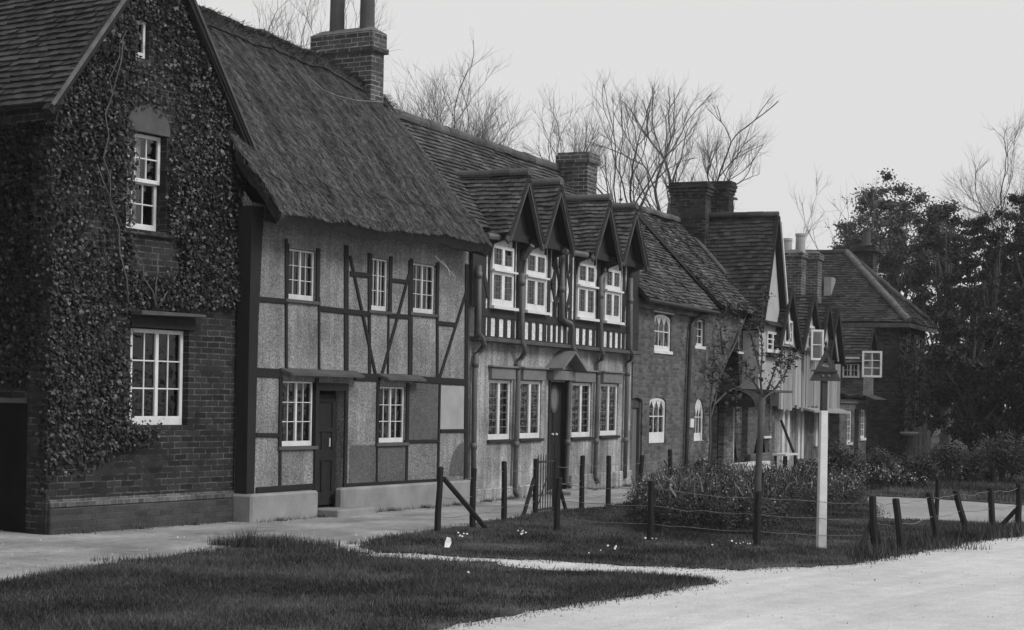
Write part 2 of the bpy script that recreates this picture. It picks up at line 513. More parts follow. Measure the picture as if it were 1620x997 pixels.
def window(parent, r, y, lights=2, cols=2, rows=3, mat='white', stile=0.045, rail=None, bar=0.018, glass='glass',
           curtain=None, sill=None, name='window', arch=False, lead=False, label=None, mull=None, rise=None, split=None):
    """casement window filling the rectangle r at depth y; glass, sill and curtain are its sub-parts"""
    x0, x1, z0, z1 = r
    rail = rail or stile * 2.0
    mb = MB()
    t0, t1 = y, y + 0.045
    ztop = z1
    if arch:
        ri = rise if rise is not None else (x1 - x0) / 2
        o = archp(r, ri, 10)
        i_ = archp((x0 + stile, x1 - stile, z0 + rail, z1 - stile), max(ri - stile * 0.6, 0.02), 10)
        mb2 = o + i_[::-1]
        n = len(o)
        vs = [(p[0], t0, p[1]) for p in o] + [(p[0], t0, p[1]) for p in i_]
        vs += [(p[0], t1, p[1]) for p in o] + [(p[0], t1, p[1]) for p in i_]
        fs = []
        for k in range(n):
            j = (k + 1) % n
            fs.append((k, j, n + j, n + k)); fs.append((n + k, n + j, 3 * n + j, 3 * n + k))
        mb.add(vs, fs)
        ztop = z1 - ri
    else:
        mb.box(x0, x0 + stile, t0, t1, z0, z1)
        mb.box(x1 - stile, x1, t0, t1, z0, z1)
        mb.box(x0 + stile, x1 - stile, t0, t1, z0, z0 + rail)
        mb.box(x0 + stile, x1 - stile, t0, t1, z1 - stile, z1)
    iw = (x1 - x0 - 2 * stile) / lights
    for L in range(lights):
        a = x0 + stile + L * iw
        if L:
            w = mull or stile * 1.1
            mb.box(a - w / 2, a + w / 2, t0 - 0.004, t1 - 0.004, z0 + rail, ztop - (0 if arch else stile))
        for c in range(1, cols):
            xx = a + iw * c / cols
            mb.box(xx - bar / 2, xx + bar / 2, t0 + 0.008, t1 - 0.008, z0 + rail, (z1 - stile if not arch else ztop + (z1 - ztop) * 0.5))
    h = z1 - stile - z0 - rail
    for k in range(1, rows):
        zz = z0 + rail + h * k / rows
        bb = bar
        if lead: continue
        mb.box(x0 + stile, x1 - stile, t0 + 0.012, t1 - 0.012, zz - bb / 2, zz + bb / 2)
    if arch and lights * cols >= 2:      # small pointed heads
        nn = lights * cols
        for k in range(nn):
            a = x0 + stile + (x1 - x0 - 2 * stile) * k / nn
            b = x0 + stile + (x1 - x0 - 2 * stile) * (k + 1) / nn
            mid = (a + b) / 2
            zt = ztop + (z1 - ztop) * 0.45
            mb.prism([(a, zt - 0.16), (a + 0.012, zt - 0.16), (mid, zt), (mid, z1 - stile * 0.9), (a, z1 - stile * 0.9 - (0.0 if 0 < k else (z1 - ztop) * 0.5))], t0 + 0.006, t1 - 0.006)
            mb.prism([(b, zt - 0.16), (b, z1 - stile * 0.9 - (0.0 if k < nn - 1 else (z1 - ztop) * 0.5)), (mid, z1 - stile * 0.9), (mid, zt), (b - 0.012, zt - 0.16)], t0 + 0.009, t1 - 0.009)
    wd = mb.build(name, M[mat], parent, bevel=0.004)
    if label: wd['label'] = label
    if lead:
        lm = MB()
        for k in range(1, rows):
            zz = z0 + rail + h * k / rows
            lm.box(x0 + stile, x1 - stile, t0 + .014, t0 + .022, zz - .008, zz + .008)
        for L in range(lights):
            xx = x0 + stile + (L + .5) * iw
            lm.box(xx - .005, xx + .005, t0 + .015, t0 + .021, z0 + rail, ztop - stile)
        lm.build('leading', M['pipe'], wd)
    g = MB()
    zt = z1 - stile * 0.5 if not arch else z1 - stile * 0.7
    if arch:
        g.add([(p[0], t0 + 0.025, p[1]) for p in archp((x0 + stile * .5, x1 - stile * .5, z0 + .02, z1 - stile * .5), None if rise is None else rise, 10)], [tuple(range(13))])
    else:
        g.quad((x0 + .01, t0 + 0.025, z0 + .01), (x1 - .01, t0 + 0.025, z0 + .01), (x1 - .01, t0 + 0.025, zt), (x0 + .01, t0 + 0.025, zt))
    g.build('glass', M[glass], wd)
    if curtain:
        cm = MB()
        for (fa, fb, za, zb) in curtain[1]:
            n = max(4, int((fb - fa) * 24))
            for k in range(n):
                xa = x0 + (x1 - x0) * (fa + (fb - fa) * k / n)
                xb = x0 + (x1 - x0) * (fa + (fb - fa) * (k + 1) / n)
                ya = t1 + 0.05 + 0.012 * (k % 2); yb = t1 + 0.05 + 0.012 * ((k + 1) % 2)
                cm.quad((xa, ya, z0 + (z1 - z0) * za), (xb, yb, z0 + (z1 - z0) * za), (xb, yb, z0 + (z1 - z0) * zb), (xa, ya, z0 + (z1 - z0) * zb))
        cm.build('curtain', M[curtain[0]], wd)  # real cloth, except the sheen materials, which paint reflected sky behind the glass
    if sill:
        sm, over, proj, th = sill
        MB().box(x0 - over, x1 + over, y - proj, y + 0.02, z0 - th, z0 - 0.002).build('sill', M[sm], wd, bevel=0.006)
    return wd


def tile_roof(parent, e0, e1, r1, r0, mat='tile', course=0.1, tw=0.165, sag=0.0, name='roof', label=None, rough=1.0, thick=0.05, ragged=0.0):
    """courses of single tiles over the patch eave e0-e1, ridge r0-r1 (local points)"""
    e0, e1, r1, r0 = map(Vector, (e0, e1, r1, r0))
    nrm = (e1 - e0).cross(r0 - e0).normalized()
    L = ((r0 - e0).length + (r1 - e1).length) / 2
    W = max((e1 - e0).length, (r1 - r0).length)
    nc, ntile = max(2, int(L / course)), max(2, int(W / tw))
    ph = random.random() * 6

    def P(s, t, lift):
        p = (e0 * (1 - s) + e1 * s) * (1 - t) + (r0 * (1 - s) + r1 * s) * t
        d = -sag * math.sin(math.pi * min(max(s, 0), 1)) * (0.3 + t) + 0.012 * rough * math.sin(7 * s + 5 * t + ph) + 0.007 * rough * math.sin(19 * s + 3 * t + ph * 2)
        return p + nrm * (lift + d)
    V, T = [], []
    rr = random.Random(len(parent.name) + nc + ntile)
    for j in range(nc):
        t0, t1 = j / nc, min((j + 1.25) / nc, 1.0)
        off = 0.5 * (j % 2)
        jj = rr.uniform(-0.004, 0.004)
        for i in range(-1, ntile + 1):
            s0, s1 = max((i + off) / ntile, 0), min((i + 1 + off) / ntile - 0.03 / ntile, 1)
            if s1 - s0 < 0.2 / ntile: continue
            l0 = 0.036 + rr.uniform(-.010, .012) * rough; l1 = 0.036 + rr.uniform(-.010, .012) * rough
            dt = rr.uniform(-.08, .08) * rough / nc
            tn = min(max(rr.gauss(.45, .2), 0), 1)
            if rr.random() < .03: tn = rr.uniform(1.2, 2.0)
            a, b = P(s0, t0 + dt, l0), P(s1, t0 + dt, l1)
            c, d = P(s1, t1, 0.006), P(s0, t1, 0.006)
            V += [a, b, c, d]; T.append(tn)
            V += [P(s0, t0 + dt, l0 - .026), P(s1, t0 + dt, l1 - .026), b, a]; T.append(tn * .8)
    o = npmesh(name, np.array([tuple(v) for v in V]), 4, M[mat], parent, T)
    if label: o['label'] = label
    # boarding under the tiles
    ub = MB()
    n = 12
    for k in range(n):
        for q in range(4):
            s0, s1, t0, t1 = k / n, (k + 1) / n, q / 4, (q + 1) / 4
            ub.quad(P(s0, t0, -.004), P(s1, t0, -.004), P(s1, t1, -.004), P(s0, t1, -.004))
            ub.quad(P(s0, t0, -thick), P(s0, t1, -thick), P(s1, t1, -thick), P(s1, t0, -thick))
    for k in range(n):
        s0, s1 = k / n, (k + 1) / n
        ub.quad(P(s0, 0, -thick), P(s1, 0, -thick), P(s1, 0, -.004), P(s0, 0, -.004))
    for s in (0, 1):
        for q in range(4):
            ub.quad(P(s, q / 4, -thick), P(s, (q + 1) / 4, -thick), P(s, (q + 1) / 4, .015), P(s, q / 4, .015))
    ub.build('roof_boarding', M['beam'], o)

    return o, P


def ridge_tiles(parent, a, b, r=0.11, mat='tile', step=0.36, name='ridge', wob=0.01):
    a, b = Vector(a), Vector(b)
    n = max(1, int((b - a).length / step))
    d = (b - a) / n
    ax = d.normalized()
    side = ax.cross(Vector((0, 0, 1))).normalized()
    up = side.cross(ax)
    mb = MB()
    for k in range(n):
        dz = random.uniform(-wob, wob)
        p, q = a + d * (k - .02) + up * dz, a + d * (k + 1.0) + up * dz
        r0, r1 = r * random.uniform(.95, 1.05), r * random.uniform(.95, 1.02)
        tn = random.uniform(.2, .9)
        m = 8
        for i in range(m):
            q0, q1 = math.pi * (-0.15 + 1.3 * i / m), math.pi * (-0.15 + 1.3 * (i + 1) / m)
            f = lambda c, rr, g: c + side * math.cos(g) * rr + up * math.sin(g) * rr
            mb.quad(f(p, r0, q0), f(p, r0, q1), f(q, r1, q1), f(q, r1, q0), 0, tn)
        mb.add([f(p, r0, math.pi * (-0.15 + 1.3 * i / m)) for i in range(m + 1)], [tuple(range(m + 1))], 0, tn)
        mb.add([f(q, r1, math.pi * (-0.15 + 1.3 * i / m)) for i in range(m + 1)], [tuple(range(m + 1))], 0, tn)
    return mb.build(name, M[mat], parent)


def chimney(parent, x0, x1, y0, y1, z0, z1, mat='chim', corbels=((0.0, .16, .05),), pots=(), name='chimney', potmat='pot', label=None, cap=None):
    """brick stack; corbels = (drop from the top, height, projection)"""
    mb = MB()
    mb.box(x0, x1, y0, y1, z0, z1)
    k = 0
    for dz, hh, pr in corbels:
        k += 1
        mb.box(x0 - pr, x1 + pr, y0 - pr, y1 + pr, z1 - dz - hh, z1 - dz + .003 * k)
    c = mb.build(name, M[mat], parent, bevel=0.008)
    if label: c['label'] = label
    if cap:
        mb = MB()
        p = cap
        mb.add([(x0 - p, y0 - p, z1), (x1 + p, y0 - p, z1), (x1 + p, y1 + p, z1), (x0 - p, y1 + p, z1),
                (x0 + .1, y0 + .1, z1 + .09), (x1 - .1, y0 + .1, z1 + .09), (x1 - .1, y1 - .1, z1 + .09), (x0 + .1, y1 - .1, z1 + .09)],
               [(0, 1, 5, 4), (1, 2, 6, 5), (2, 3, 7, 6), (3, 0, 4, 7), (4, 5, 6, 7)])
        mb.build('flaunching', M['mortar'], c)
    for (px_, py_, r, h) in pots:
        zz = z1 + .005
        MB().lathe([(r * 1.1, 0), (r, .05), (r * .92, h - .1), (r * 1.05, h - .06), (r * 1.05, h), (r * .75, h), (r * .7, h - .15)], 14, (px_, py_, zz)).build('chimney_pot', M[potmat], c, smooth=False)
    return c


def pipe(parent, pts, r=0.045, mat='pipe', collars=(), name='drainpipe', shoe=None):
    mb = MB()
    mb.tube(pts, r, 10)
    for z in collars:
        for i in range(len(pts) - 1):
            a, b = Vector(pts[i]), Vector(pts[i + 1])
            if (a.z - z) * (b.z - z) <= 0 and abs(a.z - b.z) > .2:
                p = a.lerp(b, (a.z - z) / (a.z - b.z))
                mb.tube([p + Vector((0, 0, .05)), p - Vector((0, 0, .05))], r * 1.28, 10)
    o = mb.build(name, M[mat], parent, smooth=True)
    return o


def beams(parent, items, fr, y0, y1, mat='beam', w=0.08, name='beam', conv=True):
    for it in items:
        a, b = it[0], it[1]
        ww = it[2] if len(it) > 2 else w
        if conv: a, b = fr.hit(*a, 0), fr.hit(*b, 0)
        j = random.uniform(0, .004)
        MB().bar(a, b, ww, y0 - j, y1).build(name, M[mat], parent, bevel=0.006)



M['hood'] = plain('stone grey paint', .15, .3, 4, .8, .2)


# ================================================================== HOUSE A: ivy clad brick house with its gable to the street
hA = house('ivy_covered_house', fA, 'tall dark brick gabled house smothered in ivy, nearest at the left edge')
LA = fA.hit(370, 833)[0]
rLow = fA.rect(207, 517, 297, 674)
rUp = fA.rect(202, 204, 262, 370)
rAt = fA.rect(216, 28, 236, 95)
outA = [(0, -.2), (LA, -.2), (LA, 4.9), (1.58, 7.08), (0, 5.0)]
wall(hA, outA, [rectp(rLow), rectp(rUp), rectp(rAt)], [M['brickA'], M['dark']], back=7.5, reveal=0.2)
wl = fA.rect(206, 518, 290, 671, .09)
window(hA, (wl[0], rLow[1] - .01, rLow[2] + .01, rLow[3] - .01), .09, 2, 2, 3, stile=.05, rail=.11, sill=('brickA', .06, .1, .06), curtain=('curtain', [(0, .1, 0, 1)]))
zm = (rUp[2] + rUp[3]) / 2 + .02
ws = MB()
up = window(hA, (rUp[0] + .01, rUp[1] - .012, zm - .02, rUp[3] - .01), .10, 1, 3, 2, stile=.045, rail=.05, glass='glassbright', name='sash_window', curtain=('blind', [(0.0, .62, 0, 1)]))
window(hA, (rUp[0] + .01, rUp[1] - .012, rUp[2] + .01, zm + .01), .15, 1, 3, 2, stile=.045, rail=.09, glass='glassbright', name='sash_window', sill=('brickA', .1, .2, .07), curtain=('blind', [(0.0, .6, 0, 1)]))
window(hA, (rAt[0] + .01, rAt[1] - .01, rAt[2] + .01, rAt[3] - .01), .06, 1, 1, 1, stile=.035, rail=.07)
# hood over the ground floor window, arched brick head, ledge
hx0, hz1 = fA.hit(206, 493); hx1, hz0 = fA.hit(308, 503)
MB().prism([(hx0, hz0 - .02), (hx1, hz0), (hx1, hz0 + .035), (hx0, hz0 + .035)], -.2, 0.0).build('window_hood', M['beamgrey'], hA, bevel=.006)
MB().box(rLow[0] - .02, rLow[1] + .08, -.04, .03, rLow[3] + .003, hz0 - .022).build('lintel', M['beam'], hA)
ax0, az = fA.hit(199, 205); ax1, _ = fA.hit(268, 203)
MB().prism([(ax0, az + .01)] + [(ax1, az + .01)] + [((ax0 + ax1) / 2 + (ax1 - ax0) / 2 * math.cos(q), az + .08 + .26 * math.sin(q)) for q in [math.pi * i / 10 for i in range(11)]], -.015, .03).build('arched_lintel', M['beamgrey'], hA)
MB().box(-.03, LA + .0, -.05, .02, -.2, .30).build('plinth', brick_mat('limewashed plinth brick', .048, .07, .25, .5), hA, bevel=.01)
MB().box(-.02, LA, -.03, .02, .305, .40).build('brick_course', brick_mat('plinth course brick', .085, .22, .4, .9, bw=.112, bh=.095), hA, bevel=.008)
# side wall: brick pier, dark side door with a pale head
MB().box(-.06, -.002, .001, .33, -.2, 4.6).build('pier', M['brickA'], hA)
sd = MB().box(-.03, -.003, .36, 1.5, -.1, 1.5).build('side_door', M['gate'], hA)
MB().box(-.05, -.004, .36, 1.5, 1.505, 1.56).build('door_head', M['beamgrey'], sd)
# roof
LR, PL = tile_roof(hA, (-.16, 7.6, 4.86), (-.16, -.14, 4.93), (1.585, -.14, 7.22), (1.585, 7.6, 7.18), 'tileA', course=.105, sag=.0)
RR, PR = tile_roof(hA, (LA + .14, -.14, 4.80), (LA + .14, 7.6, 4.80), (1.585, 7.6, 7.18), (1.585, -.14, 7.22), 'tileA', course=.105)
ridge_tiles(LR, (1.585, -.14, 7.22), (1.585, 7.6, 7.18), .12, 'tileA')
for a, b, mt in (((-.2, 4.90), (1.585, 7.24), 'mortar'), ((LA + .17, 4.78), (1.585, 7.24), 'board')):
    MB().bar(a, b, .036, -.165, -.13).build('verge', M[mt], hA)
    MB().bar((a[0], a[1] - .07), (b[0], b[1] - .07), .09, -.12, -.01).build('bargeboard', M['beam'], hA)

# ================================================================== HOUSE B: thatched, timber framed cottage
hB = house('thatched_cottage', fB, 'thatched timber-framed cottage with pale pebbledash panels and a big brick chimney')
LB = 5.53
recs = {
    'u1': fB.rect(456, 392, 498.5, 477.5), 'u2': fB.rect(587, 407, 613.5, 493.5), 'u3': fB.rect(652, 415, 688, 498),
    'l1': fB.rect(445.5, 602, 496, 706), 'l2': fB.rect(599, 611, 640.5, 700.5)}
dr = fB.rect(503, 617, 541, 802)
holes = [rectp(r) for r in recs.values()] + [rectp(dr)]
# patches of darker render between the lower timbers are real repairs
wall(hB, [(0, 0.02), (LB, 0.02), (LB, 4.15), (0, 4.15)], holes, [M['dash'], M['dark']], back=3.6, reveal=.15)
g = MB()
for x in (0.01, LB - .01):
    g.prism([(0, 0), (0, 0)], 0, 0) if False else None
    g.add([(x, 0, 4.15), (x, 3.6, 4.15), (x, 1.6, 6.1)], [(0, 1, 2)])
g.build('gable', M['dash'], hB)
for px in [((598, 707), (642, 763)), ((553, 705), (593, 768)), ((648, 607), (691, 695))]:
    r = fB.rect(px[0][0], px[0][1], px[1][0], px[1][1])
    MB().prism(rectp(r), -.004, .01).build('render_patch', M['dashdark'], hB)
x0, z1 = fB.hit(697, 610); x1, z0 = fB.hit(733, 680)
MB().prism(rectp((x0, x1, z0, z1)), -.004, .01).build('render_patch', plain('pale patch', .30, .2, 3, .9, .2), hB)
cx, cz = fB.hit(733, 752)
MB().prism([(cx, cz)] + [(cx - .42 * math.cos(q), cz + .52 * math.sin(q)) for q in [math.pi / 2 * i / 8 for i in range(9)]], -.006, .01).build('render_patch', M['dashdark'], hB)
for k, (r, cols, rows, sp) in {'u1': (recs['u1'], 2, 3, None), 'u2': (recs['u2'], 2, 3, None), 'u3': (recs['u3'], 2, 3, None), 'l1': (recs['l1'], 2, 3, None), 'l2': (recs['l2'], 2, 3, None)}.items():
    x0, x1, z0, z1 = r
    cu = {'u1': [(.0, .2, 0, .8), (.55, .9, .72, .95)], 'u2': [(0, .25, 0, 1), (.42, .6, 0, 1), (.8, 1, 0, .7)], 'u3': [(.15, .32, 0, .75), (.6, .75, 0, .7)],
          'l1': [(.62, .75, 0, 1), (.8, .9, 0, 1), (.3, .4, 0, 1)], 'l2': [(.0, .15, 0, 1), (.56, .68, 0, 1)]}[k]
    window(hB, (x0 + .005, x1 - .005, z0 + .005, z1 - .005), .03, 2, cols, rows, mat='whitedull' if k[0] == 'u' else 'white', stile=.026, rail=.07, bar=.012, mull=.034,
           curtain=('curtain', cu), sill=('beamgrey', .07, .07, .05))
    MB().box(x1 + .002, x1 + .075, -.022, .02, z0 - .0, z1 + .05).build('jamb', M['beam'], hB)
    MB().box(x0 - .06, x0 - .002, -.022, .02, z0 - .0, z1 + .05).build('jamb', M['beam'], hB)
# door in its recess
dd = MB()
dx0, dx1, dz0, dz1 = dr
dw0, dw1 = dx0 + .02, dx1 - .02
dd.box(dw0, dw1, .13, .17, dz0 + .03, dz1 - .06)
for (a, b, c, d) in [(0, 1, 0, .12), (0, 1, .40, .50), (0, 1, .66, .70), (0, 1, .93, 1), (0, .16, .12, .93), (.84, 1, .12, .93), (.42, .58, .5, .66), (.42, .58, .12, .4)]:
    w_, h_ = dw1 - dw0, dz1 - .06 - dz0 - .03
    dd.box(dw0 + a * w_, dw0 + b * w_, .105 + .001 * int(10 * c), .131, dz0 + .03 + c * h_, dz0 + .03 + d * h_)
do = dd.build('door', M['door'], hB, bevel=.006)
MB().tube([(dw0 + .36, .06, dz0 + .85), (dw0 + .36, .06, dz0 + .97)], .012, 6).build('handle', M['whitedull'], do)
MB().box(dx0 - .08, dx0 - .002, -.03, .06, dz0, dz1 + .1).build('door_jamb', M['beam'], hB)
MB().box(dx1 + .002, dx1 + .07, -.03, .06, dz0, dz1 + .1).build('door_jamb', M['beam'], hB)
MB().box(dx0 - .08, dx1 + .07, -.034, .06, dz1 - .005, dz1 + .1).build('door_head', M['beam'], hB)
sx0, sz = fB.hit(510, 804, -.35); sx1, _ = fB.hit(566, 806, -.35)
MB().box(dx0 - .06, dx1 + .22, -.42, -.02, -.2, .10).build('doorstep', M['plinth'], hB, bevel=.015)
for (a, b) in [((442, 585), (562, 597)), ((596, 594), (660, 602))]:
    x0, z0 = fB.hit(*a); x1, z1 = fB.hit(*b)
    z = (z0 + z1) / 2
    m = MB()
    m.add([(x0, 0, z + .06), (x1, 0, z + .06), (x1 - .04, -.19, z - .01), (x0 + .04, -.19, z - .01), (x0, 0, z + .02), (x1, 0, z + .02), (x1 - .04, -.19, z - .04), (x0 + .04, -.19, z - .04)],
          [(0, 3, 2, 1), (4, 5, 6, 7), (3, 7, 6, 2), (0, 4, 7, 3), (1, 2, 6, 5)])
    m.build('pentice_board', M['beamgrey'], hB)
hb = [((407, 473), (455, 477.5), .07), ((504, 488), (585, 497), .075), ((614, 499), (649, 502), .07), ((690, 511), (719, 514), .07),
      ((553, 433), (584, 436), .07), ((616, 443), (642, 446), .06), ((404, 589), (444, 591), .12), ((560, 596), (600, 598), .11), ((656, 600), (737, 605), .10),
      ((404, 688), (444, 689), .055), ((640, 699), (692, 698), .05), ((696, 682), (735, 681.5), .055),
      ((452, 378), (452, 588), .05), ((504, 470), (504, 588), .045), ((547, 388), (547, 592), .10), ((583, 400), (584, 594), .06), ((614, 492), (613, 596), .04), ((649, 412), (648, 600), .11),
      ((691, 418), (691, 601), .06), ((738, 418), (736, 762), .10), ((443, 592), (442, 772), .055), ((597, 602), (595, 766), .035), ((645, 606), (642, 762), .06), ((695, 604), (692, 760), .05),
      ((553, 405), (593, 592), .055), ((648, 428), (603, 594), .055), ((736, 465), (694, 600), .055),
      ((404, 776), (500, 769), .08), ((542, 768), (690, 760), .05)]
beams(hB, hb, fB, -.02, .02)
# corner post with its flared head, and the short side rails
pm = MB()
pm.add([(-.03, -.03, .34), (.13, -.03, .34), (.13, .17, .34), (-.03, .17, .34), (-.04, -.035, 2.6), (.15, -.035, 2.6), (.15, .17, 2.6), (-.04, .17, 2.6), (-.05, -.05, 4.1), (.2, -.05, 4.1), (.2, .17, 4.1), (-.05, .17, 4.1)],
       [(0, 1, 5, 4), (4, 5, 9, 8), (1, 2, 6, 5), (5, 6, 10, 9), (3, 0, 4, 7), (7, 4, 8, 11), (2, 3, 7, 6), (6, 7, 11, 10)])
pm.build('corner_post', M['beam'], hB)
for py in (520, 598, 688):
    z = fB.hit(385, py)[1]
    MB().box(-.02, .02, .16, .33, z - .04, z + .04).build('beam', M['beam'], hB)
# plinth walls either side of the door
zt = fB.hit(397, 785)[1]
MB().box(-.06, fB.hit(503, 780, -.12)[0], -.14, .20, -.25, .36).build('plinth', M['plinth'], hB, bevel=.03)
MB().box(fB.hit(538, 775, -.08)[0], LB, -.12, .02, -.25, .37).build('plinth', M['plinth'], hB, bevel=.03)


def thatch():
    rp = [(-1.6, 7.0), (.5, 6.93), (2.2, 6.85), (3.45, 6.78), (4.6, 6.6), (5.36, 6.38)]

    def ridge(x):
        for (a, za), (b, zb) in zip(rp, rp[1:]):
            if x <= b: return za + (zb - za) * (x - a) / (b - a)
        return rp[-1][1]
    NX, NT = 110, 40
    y0, y1 = -.47, 1.55

    def S(s, t, lift=0.0):
        xl = -.02 - .5 * t - 1.1 * t * t
        xr = 5.28 + .10 * t + .04 * math.sin(9 * t)
        x = xl + (xr - xl) * s
        ze = 3.80 + .02 * x + .02 * math.sin(2.1 * x) + .05 * max(0, .5 - x) ** 2
        zr = ridge(x)
        y = y0 + (y1 - y0) * t
        bul = .16 * max(0.0, math.sin(math.pi * t)) ** .8 * (1 - .2 * t)
        if t < .1: bul += 0.02
        z = ze + .14 + (zr - ze - .14) * t + bul
        if s > .97: z -= 6 * (s - .97) ** 1.2 * (1 - .6 * t)
        n = .018 * min(1, s * 14) * (math.sin(5.1 * x + 3 * t) + math.sin(9.7 * x - 7 * t + 1) * .6 + math.sin(23 * x + 11 * t) * .4)
        if t < .14: n += .045                                   # the eaves course stands a little proud
        return Vector((x, y - (n + lift) * .75, z + (n + lift) * .6))
    mb = MB()
    for i in range(NX + 1):
        for j in range(NT + 1):
            p = S(i / NX, (j / NT) ** 1.0)
            mb.v.append(tuple(p + Vector((random.uniform(-.004, .004), random.uniform(-.008, .004), random.uniform(-.006, .008)))))
    W = NT + 1
    for i in range(NX):
        for j in range(NT):
            mb.f.append([i * W + j, (i + 1) * W + j, (i + 1) * W + j + 1, i * W + j + 1]); mb.m.append(0); mb.t.append(random.uniform(.3, .7))
    # eaves underside and the two ends, back slope
    for i in range(NX):
        a, b = S(i / NX, 0), S((i + 1) / NX, 0)
        lo = Vector((0, .09, -.15))
        mb.quad(tuple(a + lo), tuple(b + lo), tuple(b), tuple(a), 0, .35)
        mb.quad((a.x, .05, a.z - .02), (b.x, .05, b.z - .02), tuple(b + lo), tuple(a + lo), 0, .25)
        c, d = S(i / NX, 1), S((i + 1) / NX, 1)
        mb.quad(tuple(c), tuple(d), (d.x, 3.9, 3.7), (c.x, 3.9, 3.7), 0, .5)
    for s in (0, 1):
        for j in range(NT):
            a, b = S(s, j / NT), S(s, (j + 1) / NT)
            mb.quad(tuple(a), tuple(b), tuple(b + Vector((.06, .14, -.12))), tuple(a + Vector((.06, .14, -.12))), 0, .4)
    return mb, S, ridge


mb, S, RZ = thatch()
th = mb.build('thatched_roof', M['thatch'], hB, smooth=True)
V, T = [], []
for k in range(75000):
    s, t = random.uniform(-.005, 1.0), random.uniform(0.0, .97)
    L = random.uniform(.05, .16) / 3.4
    dx = random.gauss(.07, .10)
    l0, l1 = random.uniform(.0, .016), random.uniform(-.012, .003)
    a = S(s, max(t - L * .5, -.015), l0); b = S(s, min(t + L * .5, 1), l1)
    b.x -= dx * L * 3
    w = random.uniform(.003, .0075)
    V += [(a.x - w, a.y, a.z), (a.x + w, a.y, a.z), (b.x + w * .7, b.y, b.z), (b.x - w * .7, b.y, b.z)]
    T.append(random.uniform(1.5, 2.6) if random.random() < .05 else max(0, min(1.6, random.gauss(.42, .5))))
for k in range(7000):                                             # fringe along the eaves
    s = random.uniform(0, 1)
    a = S(s, random.uniform(0, .03), .01)
    d = Vector((random.gauss(.03, .05), random.uniform(-.02, .1), -random.uniform(.01, .06)))
    w = random.uniform(.004, .009)
    b = a + d
    V += [(a.x - w, a.y, a.z), (a.x + w, a.y, a.z), (b.x + w * .5, b.y, b.z), (b.x - w * .5, b.y, b.z)]
    T.append(max(0, min(1.5, random.gauss(.4, .3))))
for k in range(1500):                                             # ragged left edge
    t = random.uniform(0, .8)
    a = S(random.uniform(0, .012), t, .01)
    d = Vector((-random.uniform(-.01, .05), random.uniform(-.05, .03), -random.uniform(.05, .16)))
    w = random.uniform(.003, .008); b = a + d
    V += [(a.x - w, a.y, a.z), (a.x + w, a.y, a.z), (b.x + w * .5, b.y, b.z), (b.x - w * .5, b.y, b.z)]
    T.append(max(0, min(1.5, random.gauss(.4, .3))))
npmesh('straw', np.array(V), 4, M['straw'], th, T)['kind'] = 'stuff'
V, T = [], []
rb = MB()
for k in range(90):                                               # turfed ridge roll
    s0, s1 = k / 90, (k + 1.2) / 90
    for (ta, tb, la, lb) in ((.90, .955, .03, .07), (.955, 1.0, .07, .09)):
        rb.quad(tuple(S(s0, ta, la)), tuple(S(min(s1, 1), ta, la)), tuple(S(min(s1, 1), tb, lb)), tuple(S(s0, tb, lb)), 0, random.uniform(.3, .8))
    c, d = S(s0, 1, .09), S(min(s1, 1), 1, .09)
    rb.quad(tuple(c), tuple(d), (d.x, d.y + .3, d.z - .25), (c.x, c.y + .3, c.z - .25), 0, .4)
rr_ = rb.build('thatch_ridge', M['thatch'], th)
for k in range(4200):
    s = random.uniform(0, 1); t = random.choice((random.uniform(.9, 1), random.uniform(.97, 1)))
    a = S(s, t, .08)
    d = Vector((random.gauss(.03, .07), random.gauss(-.05, .05), random.uniform(-.08, .03)))
    w = random.uniform(.003, .007)
    b = a + d
    V += [(a.x - w, a.y, a.z - .03), (a.x + w, a.y, a.z - .03), (b.x + w, b.y, b.z), (b.x - w, b.y, b.z)]
    T.append(max(0, random.gauss(.5, .35)))
npmesh('straw', np.array(V), 4, M['straw'], rr_, T)['kind'] = 'stuff'
st = MB()
for pts in ([(688, 405), (706, 422), (720, 438)], [(700, 412), (709, 425), (712, 436)]):
    st.tube([tuple((fB.hit(*p, -.5)[0], -.5, fB.hit(*p, -.5)[1])) for p in pts], .006, 4)
st.build('loose_straw', M['whitedull'], th)
wv = MB()
wv.tube([(fB.hit(*p, yy)[0], yy - .06, fB.hit(*p, yy)[1] + .05) for p, yy in [((483, 128), 1.0), ((505, 148), .86), ((530, 158), .80), ((560, 165), .82), ((600, 167), .98)]], .007, 5)
wv.build('cable', M['wire'], hB)
chimney(hB, 4.42, 4.77, 1.2, 2.34, 4.6, 7.36, 'chim', ((0, .24, .03), (.24, .075, .055)), [(4.6, 1.42, .12, .9), (4.6, 2.0, .12, .9)], cap=.03)

